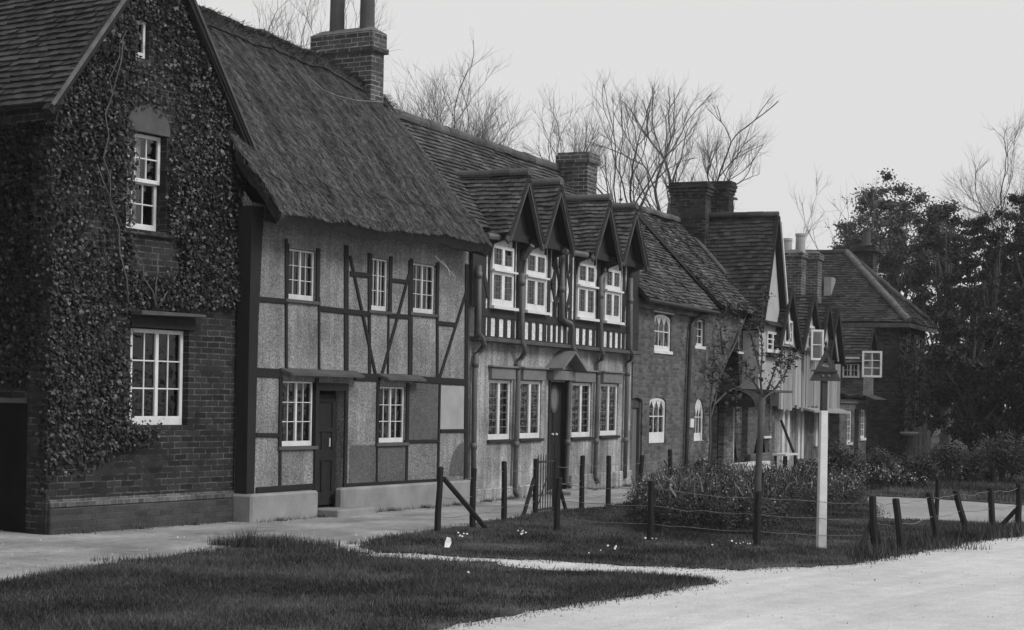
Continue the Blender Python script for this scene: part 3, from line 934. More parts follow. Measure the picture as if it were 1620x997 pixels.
# ================================================================== HOUSE C: timber framed house with four gabled dormers
hC = house('four_gabled_house', fC, 'half-timbered house with four pointed tiled dormers and striped black and white upper storey')
LC = 7.27
JY = -.10                                                         # jetty
zj = 2.57
gr = [fC.rect(773.5, 600.5, 807, 695.5), fC.rect(823.5, 602, 855, 693.5), fC.rect(905.5, 605, 934.5, 691.5), fC.rect(950.5, 606.5, 976.5, 689)]
dC = fC.rect(868, 604, 893, 768)
dC = (dC[0], dC[1], .06, dC[3])
wall(hC, [(0.03, -.2), (LC, -.2), (LC, zj), (0.03, zj)], [rectp(r) for r in gr] + [rectp(dC)], [M['dashC'], M['dark']], back=3.3, reveal=.12)
for i, r in enumerate(gr):
    x0, x1, z0, z1 = r
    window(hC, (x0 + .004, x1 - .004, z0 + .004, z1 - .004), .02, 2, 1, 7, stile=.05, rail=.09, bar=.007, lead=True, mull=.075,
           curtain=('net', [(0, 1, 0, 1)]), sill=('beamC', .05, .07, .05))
    h = MB()
    h.box(x0 - .02, x1 + .04, -.07, 0.0, z1 + .01, z1 + .20)
    h.box(x0 - .06, x1 + .08, -.11, 0.0, z1 + .201, z1 + .235)
    h.build('window_hood', M['hood'], hC, bevel=.008)
# upper storey
uw = [fC.rect(775.5, 388, 808, 487.5, JY), fC.rect(829, 398.5, 859, 494.5, JY), fC.rect(911.3, 413, 937.3, 505.5, JY), fC.rect(954.5, 422, 977.2, 511, JY)]
zs = np.mean([r[2] for r in uw]); zt = np.mean([r[3] for r in uw])
uw = [(r[0], r[1], zs, zt) for r in uw]
wall(hC, [(0.0, zj + .002), (LC + .02, zj + .002), (LC + .02, 4.30), (0.0, 4.30)], [rectp(r) for r in uw], [M['panel'], M['dark']], y=JY, back=3.25, reveal=.1, name='upper_wall')
ztr = fC.hit(776, 428, JY)[1]
for r in uw:
    x0, x1, z0, z1 = r
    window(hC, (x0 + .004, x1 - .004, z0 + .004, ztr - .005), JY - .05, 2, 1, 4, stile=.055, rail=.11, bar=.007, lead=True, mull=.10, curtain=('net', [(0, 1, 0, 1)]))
    window(hC, (x0 + .004, x1 - .004, ztr + .03, z1 - .004), JY - .05, 2, 1, 3, stile=.055, rail=.08, bar=.007, lead=True, mull=.09)
    MB().box(x0 - .02, x1 + .06, JY - .10, JY, ztr - .004, ztr + .028).build('transom', M['white'], hC)
    MB().box(x0 - .04, x1 + .09, JY - .11, JY, z0 - .045, z0 + .002).build('sill', M['white'], hC)
zp1 = fC.hit(757, 500, JY)[1]; zp0 = fC.hit(757, 530, JY)[1]
yF, yB_ = JY - .022, JY + .01
MB().box(-.02, LC + .04, yF - .004, yB_, zp1, zs - .05).build('beam', M['beamC'], hC, bevel=.006)
MB().box(-.02, LC + .04, yF - .006, yB_, zj + .07, zp0).build('beam', M['beamC'], hC, bevel=.006)
MB().box(-.04, LC + .05, -.20, 0.0, zj - .0, zj + .068).build('jetty_moulding', M['beamgrey'], hC, bevel=.01)
panels = [(746, 751), (767, 770.5), (775, 783), (788, 796), (801, 808), (813, 816.5), (829, 835.5), (840, 847), (851.5, 858), (863, 865.5), (869.5, 874.3), (878.2, 882.6), (886.2, 891), (895, 899),
          (910, 916.2), (920.5, 926.2), (930.6, 936.8), (940.2, 943.4), (954, 959.8), (963.4, 968.8), (972, 977.6), (981, 984), (987.2, 991)]
xe = [fC.hit(p, 515, JY)[0] for q in panels for p in q]
edges = [-.02] + xe + [LC + .04]
for i in range(0, len(edges), 2):
    if edges[i + 1] - edges[i] > .02:
        MB().box(edges[i], edges[i + 1], yF, yB_, zp0, zp1).build('stud', M['beamC'], hC, bevel=.005)
# upper register: timbers beside the windows, white strips between
strips = [(746, 752), (767.5, 771), (813.5, 816.5), (862.5, 865.5), (904, 908), (940.5, 944), (981.5, 984.5), (988, 991.5)]
solid = [-.02]
for q in [(746, 752), (767.5, 771.2)]: solid += [fC.hit(q[0], 440, JY)[0], fC.hit(q[1], 440, JY)[0]]
def seg(a, b): MB().box(a, b, yF, yB_, zs - .05, 4.28).build('stud', M['beamC'], hC, bevel=.005)
def X(px, py=450): return fC.hit(px, py, JY)[0]
seg(-.02, X(746)); seg(X(752), X(767.5)); seg(X(771.2), uw[0][0] - .02)
seg(uw[0][1] + .02, X(813.5)); seg(X(816.5), uw[1][0] - .02)
seg(uw[1][1] + .02, X(862.5)); seg(X(865.5), X(869.5)); seg(X(874.5), X(878)); seg(X(883), X(886)); seg(X(891), X(895)); seg(X(899.5), X(904)); seg(X(907.5), uw[2][0] - .02)
seg(uw[2][1] + .02, X(940.5)); seg(X(944), uw[3][0] - .02)
seg(uw[3][1] + .02, X(981.5)); seg(X(984.5), X(988)); seg(X(991.5), LC + .04)
for cxp, cyp in ((877.2, 451), (894.5, 459)):                    # lozenge bracing
    cx, cz = fC.hit(cxp, cyp, JY)
    dd = MB()
    w_, h_ = .26, .37
    dd.prism(rectp((cx - .16, cx + .16, cz - .3, cz + .3)), JY - .018, JY + .0)
    dd.build('panel', M['panel'], hC)
    dd = MB()
    P4 = [(cx, cz + h_), (cx + w_ * .62, cz), (cx, cz - h_), (cx - w_ * .62, cz)]
    for a, b in zip(P4, P4[1:] + P4[:1]): dd.bar(a, b, .075, JY - .035 - .002 * P4.index(a), JY)
    dd.bar((cx, cz + h_), (cx, 4.28), .07, JY - .032, JY)
    dd.bar((cx, cz - h_), (cx, zs - .05), .07, JY - .032, JY)
    dd.build('lozenge_brace', M['beamC'], hC)
MB().bar(fC.hit(985, 490, JY), fC.hit(996, 440, JY), .1, yF - .012, yB_).build('brace', M['beamC'], hC)
MB().bar(fC.hit(770, 470, JY), fC.hit(763, 430, JY), .1, yF - .012, yB_).build('brace', M['beamC'], hC)
# main roof
zr = 6.27
CR, PC = tile_roof(hC, (-.0, -.12, 4.35), (LC + .06, -.12, 4.35), (LC + .06, 1.62, zr), (-.0, 1.62, zr), 'tile', course=.1, sag=.0)
CR2, _ = tile_roof(hC, (LC + .06, 3.4, 4.2), (0, 3.4, 4.2), (0, 1.62, zr), (LC + .06, 1.62, zr), 'tile', course=.2, tw=.4)
ridge_tiles(CR, (.0, 1.62, zr + .01), (LC + .06, 1.62, zr + .01), .11)
MB().add([(LC, JY, 4.4), (LC, 3.3, 4.1), (LC, 1.62, zr - .08), (.05, JY, 4.4), (.05, 3.3, 4.1), (.05, 1.62, zr - .08)], [(0, 1, 2), (3, 5, 4)]).build('gable', M['brickD'], hC)
MB().bar((0, 0), (0, 0.01), .01, 0, .01) if False else None
# dormers
dm = [(829, 277, .66, .58), (880, 291, .62, .62), (958, 318, .66, .60), (1000, 330, .62, .64)]
GY = -.50
zap = 5.33
for i, (px, py, wl_, wr_) in enumerate(dm):
    xa = fC.hit(px, py, GY + .1)[0]
    zb = 4.30
    d = MB()
    d.prism([(xa - wl_, zb), (xa + wr_, zb), (xa, zap - .08)], GY + .24, 1.0)
    dmo = d.build('dormer', M['beamC'], hC)
    # roof slopes: gable side slopes run back into the main roof
    yb = 1.05
    tile_roof(dmo, (xa - wl_ - .07, yb - .72, zb - .02), (xa - wl_ - .07, GY, zb - .02), (xa, GY, zap), (xa, yb, zap), 'tile', course=.098, tw=.15, name='dormer_roof')
    tile_roof(dmo, (xa + wr_ + .07, GY, zb - .02), (xa + wr_ + .07, yb - .72, zb - .02), (xa, yb, zap), (xa, GY, zap), 'tile', course=.098, tw=.15, name='dormer_roof')
    ridge_tiles(dmo, (xa, GY, zap + .02), (xa, yb + .1, zap + .02), .085, step=.3)
    for sgn, ww in ((-1, wl_), (1, wr_)):
        MB().bar((xa + sgn * (ww + .08), zb - .14), (xa, zap - .1), .12, GY + .02 + .003 * (sgn + 1), GY + .06).build('bargeboard', M['board'], dmo, bevel=.006)
        MB().bar((xa + sgn * (ww + .02), zb - .13), (xa, zap - .15), .03, GY - .008 + .002 * (sgn + 1), GY + .03).build('bargeboard_moulding', M['beamgrey'], dmo)
    MB().box(xa - wl_ + .04, xa + wr_ - .04, GY + .2, GY + .26, zb - .06, zb + .06).build('tie_beam', M['beamC'], dmo)
    for sx_ in (xa - wl_ + .02, xa + wr_ - .02):
        MB().add([(sx_ - .04, JY, zb - .45), (sx_ + .04, JY, zb - .45), (sx_ + .04, JY, zb + .02), (sx_ - .04, JY, zb + .02), (sx_ + .04, GY + .1, zb + .02), (sx_ - .04, GY + .1, zb + .02), (sx_ + .04, GY + .1, zb - .08), (sx_ - .04, GY + .1, zb - .08), (sx_ + .04, JY - .07, zb - .16), (sx_ - .04, JY - .07, zb - .16)],
                 [(0, 1, 8, 9), (9, 8, 6, 7), (7, 6, 4, 5), (2, 3, 5, 4), (0, 9, 7, 5, 3), (1, 2, 4, 6, 8)]).build('bracket', M['beamC'], dmo)
for (a, b, zz) in (((897, 399), (939, 403), 4.24),):
    xg0, xg1 = fC.hit(903, 400, GY)[0], fC.hit(938, 400, GY)[0]
    MB().tube([(xg0, GY + .12, 4.23), (xg1, GY + .12, 4.25)], .05, 8).build('gutter', M['pipe'], hC)
MB().tube([(-.05, GY + .2, 4.22), (.4, GY + .2, 4.24)], .05, 8).build('gutter', M['pipe'], hC)
# door, hood
dx0, dx1, dz0, dz1 = dC
MB().box(dx0 - .01, dx0 + .04, -.03, .1, .02, dz1 + .05).build('door_jamb', M['beamC'], hC)
MB().box(dx1 - .04, dx1 + .05, -.03, .1, .02, dz1 + .05).build('door_jamb', M['beamC'], hC)
dd = MB(); dd.box(dx0 + .045, dx1 - .045, .06, .10, .08, dz1 - .02)
for a, b, c, d_ in ((.1, .45, .08, .42), (.55, .9, .08, .42), (.42, .58, .5, .72)):
    w_, h_ = dx1 - dx0 - .09, dz1 - .1
    dd.box(dx0 + .045 + a * w_, dx0 + .045 + b * w_, .045, .061, .08 + c * h_, .08 + d_ * h_)
dO = dd.build('door', M['door'], hC, bevel=.006)
ocx, ocz = (dx0 + dx1) / 2 - .02, fC.hit(878, 631)[1]
ring = MB()
for k in range(24):
    q0, q1 = 2 * math.pi * k / 24, 2 * math.pi * (k + 1) / 24
    f = lambda q, r1, r2: (ocx + r1 * math.cos(q), .046, ocz + r2 * math.sin(q))
    ring.quad(f(q0, .14, .19), f(q1, .14, .19), f(q1, .19, .25), f(q0, .19, .25))
ring.build('oval_frame', M['beamgrey'], dO)
MB().add([(ocx + .14 * math.cos(2 * math.pi * k / 24), .05, ocz + .19 * math.sin(2 * math.pi * k / 24)) for k in range(24)], [tuple(range(24))]).build('oval_pane', M['curtain'], dO)
for kx in (-.07, .1):
    MB().lathe([(0.0, 0), (.025, .01), (.03, .03), (.0, .05)], 10, (ocx + kx, .04, 1.02)).build('knob', M['white'], dO)
px0, pz0 = fC.hit(866, 590, -.1); px1, _ = fC.hit(904, 588, -.1); pxa, pza = fC.hit(888, 560, -.4)
pm_ = (dx0 + dx1) / 2
MB().box(dx0 - .08, dx1 + .08, -.14, 0, dz1 + .03, dz1 + .2).build('door_hood', M['hood'], hC, bevel=.01)
ph = MB()
zz0, zz1 = dz1 + .22, dz1 + .53
for sgn in (-1, 1):
    w_ = (dx1 - dx0) / 2 + .17
    a, b = (pm_ + sgn * w_, zz0), (pm_, zz1)
    ph.bar(a, b, .045, -.34 - .002 * sgn, 0.0)
ph.prism([(pm_ - w_ + .05, zz0), (pm_ + w_ - .05, zz0), (pm_, zz1 - .04)], -.1, -.003)
ph.build('door_pediment', M['hood'], hC)
MB().box(dx0 - .1, dx1 + .15, -.5, -.01, -.2, .06).build('doorstep', M['plinth'], hC, bevel=.01)
MB().box(.04, dx0 - .15, -.06, .01, -.25, .2).build('plinth', M['dashC'], hC, bevel=.02)
MB().box(dx1 + .2, LC, -.06, .01, -.25, .3).build('plinth', M['dashC'], hC, bevel=.02)
# rainwater pipes
def rp(ptsu, ptsl, yu, yl, cu=(), jog=None):
    P3 = [(fC.hit(*p, yu)[0], yu, fC.hit(*p, yu)[1]) for p in ptsu]
    Q3 = [(fC.hit(*p, yl)[0], yl, fC.hit(*p, yl)[1]) for p in ptsl]
    bend = MB()
    pts = P3 + Q3
    zz = [p[2] for p in pts]
    pipe(hC, pts, .043, 'pipe', collars=[2.2, .9] + list(cu))
rp([(758, 420), (757, 527), (763, 535), (766.5, 546)], [(760, 555), (753, 563), (751, 600), (748.5, 795)], JY - .1, -.08, (3.6,))
rp([(826, 432), (825.5, 542), (829, 548), (831, 556)], [(826, 565), (820, 574), (819.5, 610), (814.5, 778), (818, 784)], JY - .1, -.08, (3.6,))
rp([(890, 404), (889.5, 503), (894, 508), (903, 512), (906, 520), (905, 549), (910, 556)], [(908, 566), (902, 574), (901, 610), (896, 762), (901, 770)], JY - .1, -.08, (3.6,))
rp([(958, 432), (951, 440), (950.5, 553), (954, 560)], [(953, 568), (947, 576), (946, 610), (941.5, 755), (946, 762)], JY - .1, -.08, (3.6,))
rp([(998, 440), (997, 553), (1001, 560)], [(999, 570), (993, 577), (992, 610), (988.5, 757)], JY - .1, -.08, (3.6,))
MB().tube([(fC.hit(842, 408, JY - .3)[0], JY - .3, 4.2), (fC.hit(827, 428, JY - .1)[0], JY - .12, 4.0)], .045, 8).build('drainpipe', M['pipe'], hC)
chimney(hC, 7.0, 7.5, .9, 1.52, 4.4, 6.58, 'chim', ((0, .05, .03), (.05, .16, .055)))

# ================================================================== HOUSES D and E: brick cottages
hD = house('brick_cottage', fD, 'low brick cottage with white pointed-light windows beside the four-gabled house')
XD = 4.78
dU, dL, dU2, dL2 = fD.rect(1036, 495, 1061.5, 557), fD.rect(1028, 628, 1052.8, 701), fD.rect(1102.3, 504, 1114.5, 549), fD.rect(1099, 630, 1112.8, 697)
ddr = fD.rect(998, 629, 1014.5, 768)
ddr = (ddr[0], ddr[1], -.1, ddr[3])
wall(hD, [(0.0, -.3), (XD, -.3), (XD, 3.75), (0.0, 3.75)], [rectp(dU), archp(dL, .1, 10), rectp(dU2), archp(dL2, None, 10), archp(ddr, .1, 8)], [M['brickD'], M['dark']], back=3.9, reveal=.14)
window(hD, (dU[0] + .01, dU[1] - .01, dU[2] + .01, dU[3] - .01), .03, 1, 3, 2, stile=.06, rail=.1, bar=.02, arch=True, rise=.10, curtain=('curtain', [(0, .2, 0, 1), (.7, 1, 0, 1)]), sill=('white', .06, .06, .07))
window(hD, (dL[0] + .01, dL[1] - .01, dL[2] + .01, dL[3] - .01), .03, 1, 3, 2, stile=.06, rail=.22, bar=.02, arch=True, rise=.1, curtain=('curtain', [(0, .25, 0, 1), (.7, 1, 0, .8)]))
window(hD, (dU2[0] + .01, dU2[1] - .01, dU2[2] + .01, dU2[3] - .01), .05, 1, 2, 3, stile=.05, rail=.06, mat='whitedull', sill=('white', .1, .06, .07))
window(hD, (dL2[0] + .01, dL2[1] - .01, dL2[2] + .01, dL2[3] - .01), .03, 1, 3, 2, stile=.06, rail=.16, bar=.02, arch=True, sill=('white', .05, .03, .05))
for r in (dU, dU2): MB().box(r[0] - .08, r[1] + .1, -.03, .01, r[3] + .02, r[3] + .14).build('lintel', M['white'], hD)
xs = fD.hit(1094.5, 660)[0]
MB().box(dL2[0] - .42, dL2[0] - .16, -.05, -.003, dL2[2] + .3, dL2[3] - .45).build('shutter', M['white'], hD)
dd = MB()
for k in range(5):
    w_ = (ddr[1] - ddr[0] - .14) / 5
    dd.box(ddr[0] + .07 + k * w_, ddr[0] + .07 + (k + 1) * w_ - .008, .10, .13, 0, ddr[3] - .16)
dd.build('door', M['doorgrey'], hD)
MB().prism([(p[0], p[1]) for p in archp((ddr[0] + .06, ddr[1] - .06, ddr[3] - .2, ddr[3] - .02), .09, 8)], .06, .1).build('door_head', M['render'], hD)
for a, b in ((ddr[0], ddr[0] + .06), (ddr[1] - .06, ddr[1])): MB().box(a, b, .04, .12, -.1, ddr[3] - .1).build('door_jamb', M['beamgrey'], hD)
DR, _ = tile_roof(hD, (-.1, -.27, 3.70), (XD - .04, -.27, 3.70), (XD + .1, 1.75, 5.90), (-.1, 1.75, 5.98), 'tileD', course=.1, sag=.05, rough=1.6)
tile_roof(hD, (XD, 3.9, 3.7), (-.1, 3.9, 3.7), (-.1, 1.75, 5.98), (XD + .1, 1.75, 5.90), 'tileD', course=.2, tw=.4)
ridge_tiles(DR, (-.1, 1.75, 5.99), (XD + .1, 1.75, 5.91), .1, 'tileD')
MB().box(-.05, XD, -.10, -.002, 3.52, 3.68).build('eaves_course', M['brickD'], hD)
MB().tube([(-.05, -.3, 3.66), (XD - .05, -.3, 3.65)], .045, 8).build('gutter', M['pipedark'], hD)
pp = [(1110, 497), (1099, 506), (1094, 515), (1092, 540), (1090, 600), (1087, 690), (1085, 755)]
pipe(hD, [(fD.hit(*p, -.08)[0], -.08 if i else -.2, fD.hit(*p, -.08)[1]) for i, p in enumerate(pp)], .045, 'pipedark')

hE = empty('creeper_cottage', (*fD.w(XD), 0), fD.rz, 'brick cottage half hidden by a wall shrub, under the tall double chimney', 'house')
class Off:
    """the same frame, shifted along the street"""
    def __init__(s, fr, dx): s.fr, s.dx = fr, dx
    def hit(s, px, py, y=0):
        a, b = s.fr.hit(px, py, y); return (a - s.dx, b)
    def rect(s, l, t, r, b, y=0):
        x0, z1 = s.hit(l, t, y); x1, z0 = s.hit(r, b, y); return (x0, x1, z0, z1)
fE = Off(fD, XD)
XE = 7.72 - XD
eW, eU, eD, eA = fE.rect(1163, 625, 1178, 686), fE.rect(1168.5, 516, 1183.5, 558.5), fE.rect(1146.5, 640, 1158, 750), fE.rect(1125, 632, 1133.5, 748)
wall(hE, [(0.01, -.3), (XE, -.3), (XE, 3.8), (0.01, 3.8)], [archp(eW, None, 8), rectp(eU), rectp(eD), archp(eA, None, 8)], [M['brickE'], M['dark']], back=4.0, reveal=.14)
window(hE, (eW[0] + .01, eW[1] - .01, eW[2] + .01, eW[3] - .01), .02, 1, 2, 2, stile=.11, rail=.2, bar=.03, arch=True)
window(hE, (eU[0] + .01, eU[1] - .01, eU[2] + .01, eU[3] - .01), .02, 1, 2, 2, stile=.09, rail=.12, bar=.03, sill=('white', .05, .05, .06))
MB().box(eU[0] + .1, eU[1] + .05, -.03, .01, eU[3] + .08, eU[3] + .17).build('lintel', M['white'], hE)
for r in (eD, eA): MB().box(r[0] + .02, r[1] - .02, .1, .13, -.1, r[3] - .05).build('door', M['door'], hE)
hd = MB()
for k in range(8):
    q0, q1 = math.pi / 2 * k / 8, math.pi / 2 * (k + 1) / 8
    f = lambda q: (-.75 * math.sin(q), eD[3] + .0 + .38 * math.cos(q))
    (ya, za), (yb, zb) = f(q0), f(q1)
    hd.quad((eD[0] - .15, ya, za), (eD[1] + .25, ya, za), (eD[1] + .25, yb, zb), (eD[0] - .15, yb, zb))
    hd.quad((eD[0] - .15, ya, za - .05), (eD[0] - .15, yb, zb - .05), (eD[1] + .25, yb, zb - .05), (eD[1] + .25, ya, za - .05))
hd.box(eD[0] - .16, eD[0] - .1, -.7, 0, eD[3] - .05, eD[3] + .1)
hd.box(eD[1] + .2, eD[1] + .26, -.7, 0, eD[3] - .05, eD[3] + .1)
hd.build('door_hood', M['beam'], hE)
MB().box(eD[1] + .02, eD[1] + .06, -.02, .02, -.1, eD[3]).build('door_jamb', M['whitedull'], hE)
ER, _ = tile_roof(hE, (-.08, -.3, 3.83), (8.0 - XD, -.3, 3.80), (8.7 - XD, 1.95, 6.15), (.22, 1.75, 6.05), 'tileD', course=.1, sag=.05, rough=1.6)
tile_roof(hE, (8.3 - XD, 4.0, 3.75), (0, 4.0, 3.75), (.22, 1.75, 6.05), (8.7 - XD, 1.95, 6.15), 'tileD', course=.2, tw=.4)
ridge_tiles(ER, (.22, 1.75, 6.06), (8.7 - XD, 1.95, 6.16), .1, 'tileD')
MB().add([(0.02, -.3, 3.74), (0.02, 1.7, 5.9), (.2, 1.7, 6.02), (-.06, -.3, 3.83)], [(0, 1, 2, 3)]).build('verge', M['beam'], ER)
MB().tube([(8.0 - XD, -.3, 3.87), (8.62 - XD, 1.95, 6.2)], .05, 6).build('mortar_fillet', M['mortar'], ER)
cs = MB()
c0 = 8.45 - XD
cs.box(c0, c0 + .5, 1.22, 2.12, 3.9, 7.05); cs.box(c0 + .54, c0 + .94, .78, 1.55, 3.9, 7.12)
for k, (z, pr) in enumerate(((6.77, .03), (6.85, .055), (6.94, .075), (7.02, .05))):
    cs.box(c0 - pr, c0 + .5 + pr * .4, 1.22 - pr, 2.12 + pr, z, z + .075)
    cs.box(c0 + .54 - pr * .2, c0 + .94 + pr, .78 - pr, 1.55 + pr, z + .07, z + .145)
cs.build('chimney', M['chimdark'], hE, bevel=.006)

# ================================================================== HOUSE F: narrow plastered gable
XF = 7.74
hF = empty('plastered_gable_cottage', (*fD.w(XF, -.4), 0), fD.rz, 'narrow cottage with a steep tiled roof and pale plastered gable to the street', 'house')
class Off2(Off):
    def __init__(s, fr, dx, dy): s.fr, s.dx, s.dy = fr, dx, dy
    def hit(s, px, py, y=0):
        a, b = s.fr.hit(px, py, y + s.dy); return (a - s.dx, b)
fF = Off2(fD, XF, -.4)
XFe = 1.98
apx, apz = 1.08, 6.2
fU = fF.rect(1212, 523, 1229, 560)
wall(hF, [(0, 2.0), (XFe, 2.0), (XFe, 3.5), (apx, apz - .1), (0, 3.6)], [rectp((fU[0], min(fU[1], XFe - .1), fU[2], fU[3]))], [M['plaster'], M['dark']], back=4.4, reveal=.1, name='upper_wall')
gW, gD = fF.rect(1209, 640, 1217.5, 690, .25), fF.rect(1227, 626, 1236, 738, .25)
wall(hF, [(0.02, -.3), (XFe, -.3), (XFe, 2.0), (.02, 2.0)], [rectp(gW), rectp((gD[0], min(gD[1], XFe - .1), -.2, gD[3] - .08))], [M['brickD'], M['dark']], y=.25, back=4.3, reveal=.12)
fU = (fU[0], min(fU[1], XFe - .1), fU[2], fU[3])
window(hF, (fU[0] + .005, fU[1] - .005, fU[2] + .005, fU[3] - .005), -.04, 2, 1, 3, stile=.07, rail=.09, bar=.03, sill=('beam', .03, .1, .1), curtain=('curtain', [(0, 1, 0, 1)]))
window(hF, (gW[0] + .005, gW[1] - .005, gW[2] + .005, gW[3] - .005), .27, 1, 2, 3, stile=.06, rail=.09, sill=('white', .05, .06, .06))
MB().box(gD[0] + .02, min(gD[1], XFe - .1) - .02, .35, .38, -.2, gD[3] - .1).build('door', M['door'], hF)
MB().box(-.1, XFe + .08, -.30, .24, 1.93, 1.99).build('pentice', M['beamgrey'], hF)
MB().add([(fU[0] - .25, 0, fU[3] + .25), (fU[1] + .1, 0, fU[3] + .25), (fU[1] + .1, -.2, fU[3] + .12), (fU[0] - .25, -.2, fU[3] + .12)], [(0, 3, 2, 1)]).build('window_hood', M['beam'], hF)
MB().box(0, gD[0] - .1, .15, .26, -.3, .45).build('plinth', M['brickD'], hF, bevel=.02)
FR_, _ = tile_roof(hF, (-.14, 4.5, 3.42), (-.14, -.12, 3.42), (apx, -.12, apz + .05), (apx, 4.5, apz + .1), 'tileF', course=.105, rough=1.3, sag=.06)
tile_roof(hF, (XFe + .14, -.12, 3.3), (XFe + .14, 4.5, 3.3), (apx, 4.5, apz + .1), (apx, -.12, apz + .05), 'tileF', course=.105, rough=1.3)
ridge_tiles(FR_, (apx, -.12, apz + .06), (apx, 4.5, apz + .12), .09, 'tileF')
MB().bar((-.14, 3.36), (apx, apz + .02), .1, -.14, -.06).build('bargeboard', M['beam'], hF)
MB().bar((XFe + .17, 3.26), (apx + .03, apz + .02), .11, -.15, -.05).build('bargeboard', M['beam'], hF)
MB().bar((XFe + .24, 3.3), (apx + .08, apz - .1), .07, -.19, -.155).build('bargeboard', M['white'], hF)

# ================================================================== HOUSE G: weathered plank row with four small gables
XG = 9.9
hG = empty('weatherboarded_row', (*fD.w(XG, -.3), 0), fD.rz, 'old jettied row with weathered upright planks and small steep gables, behind the white signpost', 'house')
fG = Off2(fD, XG, -.3)
LG = 6.75
gq = [fG.rect(1249, 657, 1258.5, 740, .3), fG.rect(1292.5, 652, 1301, 740, .3)]
gq = [(a, b, -.2, d) for a, b, c, d in gq]
gw = [fG.rect(1280, 652, 1288.5, 690, .3), fG.rect(1312, 655, 1321, 690, .3)]
wall(hG, [(0, -.3), (LG, -.3), (LG, 1.65), (0, 1.65)], [rectp(r) for r in gq + gw], [dash_mat('flaking limewash', .3, .5, .4, .3), M['dark']], y=.3, back=4.2, reveal=.12)
wall(hG, [(0, 1.6), (LG, 1.6), (LG, 3.4), (0, 3.4)], [], [M['plank'], M['dark']], y=0.01, back=4.1, name='upper_wall')
for k in range(30):
    w_ = LG / 30
    x = k * w_
    zb = 1.52 + random.uniform(-.05, .12)
    pl = MB()
    pl.box(x + .006, x + w_ - .008, -.03 + random.uniform(-.012, .006), .008, zb, 3.1 + random.uniform(-.1, .1), 0, random.random())
    pl.build('plank', M['plank'], hG)
for k, r in enumerate(gw):
    window(hG, (r[0] + .005, r[1] - .005, r[2] + .005, r[3] - .005), .3, 1, 3, 2, stile=.05, rail=.06)
for r in gq: MB().box(r[0] + .02, r[1] - .02, .38, .41, -.2, r[3] - .03).build('door', M['doorgrey'], hG)
for px in (1237, 1245, 1262, 1268, 1290, 1304):
    x = fG.hit(px, 690, .28)[0]
    MB().box(x - .11, x + .11, .24, .31, .5 if px > 1280 else .2, 1.6).build('post', M['whitedull'], hG)
px0, pz0 = fG.hit(1274, 643, -.1); px1, pz1 = fG.hit(1328, 650, -.1)
MB().add([(px0, .3, 1.66), (LG, .3, 1.66), (LG, -.35, 1.46), (px0, -.35, 1.50), (px0, .3, 1.60), (LG, .3, 1.60), (LG, -.35, 1.41), (px0, -.35, 1.45)], [(0, 3, 2, 1), (4, 5, 6, 7), (3, 7, 6, 2), (0, 4, 7, 3), (1, 2, 6, 5)]).build('pentice', M['plank'], hG)
GR, _ = tile_roof(hG, (-.1, -.1, 3.35), (LG + .1, -.1, 3.35), (LG + .1, 1.9, 5.3), (-.1, 1.9, 5.3), 'tileF', course=.11)
tile_roof(hG, (LG + .1, 4.2, 3.3), (-.1, 4.2, 3.3), (-.1, 1.9, 5.3), (LG + .1, 1.9, 5.3), 'tileF', course=.2, tw=.4)
ridge_tiles(GR, (-.1, 1.9, 5.31), (LG + .1, 1.9, 5.31), .1, 'tileF')
for i, (px, py) in enumerate(((1253, 456), (1288, 467), (1312, 480), (1326, 488))):
    xa, za = fG.hit(px, py, -.3)
    hw = (.95, 1.0, .85, .8)[i]
    zb = za - 1.45
    d = MB(); d.prism([(xa - hw, zb), (xa + hw, zb), (xa, za - .1)], -.18, 1.0)
    dmo = d.build('gable', M['plaster'], hG)
    tile_roof(dmo, (xa - hw - .08, 1.0, zb - .05), (xa - hw - .08, -.3, zb - .05), (xa, -.3, za), (xa, 1.5, za + .03), 'tileF', course=.105, name='gable_roof', rough=1.3)
    tile_roof(dmo, (xa + hw + .08, -.3, zb - .05), (xa + hw + .08, 1.0, zb - .05), (xa, 1.5, za + .03), (xa, -.3, za), 'tileF', course=.105, name='gable_roof', rough=1.3)
    for sg in (-1, 1): MB().bar((xa + sg * (hw + .1), zb - .1), (xa, za - .04), .13, -.33 - .004 * sg, -.26).build('bargeboard', M['beam'], dmo)
    if i < 2:
        wx = xa - .25
        window(dmo, (wx, wx + .75, zb + .05, zb + .65), -.22, 2, 1, 2, stile=.06, rail=.07, bar=.025)
ow = MB()
xo, zo = fG.hit(1286, 570, -.35)
ow = window(hG, (0, .36, 0, .80), 0, 1, 1, 2, stile=.05, rail=.06, bar=.025, name='open_casement', label='white casement swung open under a gable', curtain=('blind', [(0.05, .95, 0, 1)]))
ow.location = (xo, -.3, zo); ow.rotation_euler = (0, 0, -math.radians(50))
chimney(hG, 14.4 - XG, 14.95 - XG, .6, 1.2, 3.6, 5.85, 'chim', ((0, .15, .04),), [(14.6 - XG, 1.05, .13, .4), (14.85 - XG, .75, .14, .55)], potmat='potpale', cap=.03)
chimney(hG, 16.3 - XG, 16.8 - XG, .6, 1.08, 3.6, 5.98, 'chim', ((0, .18, .05),), cap=.02)

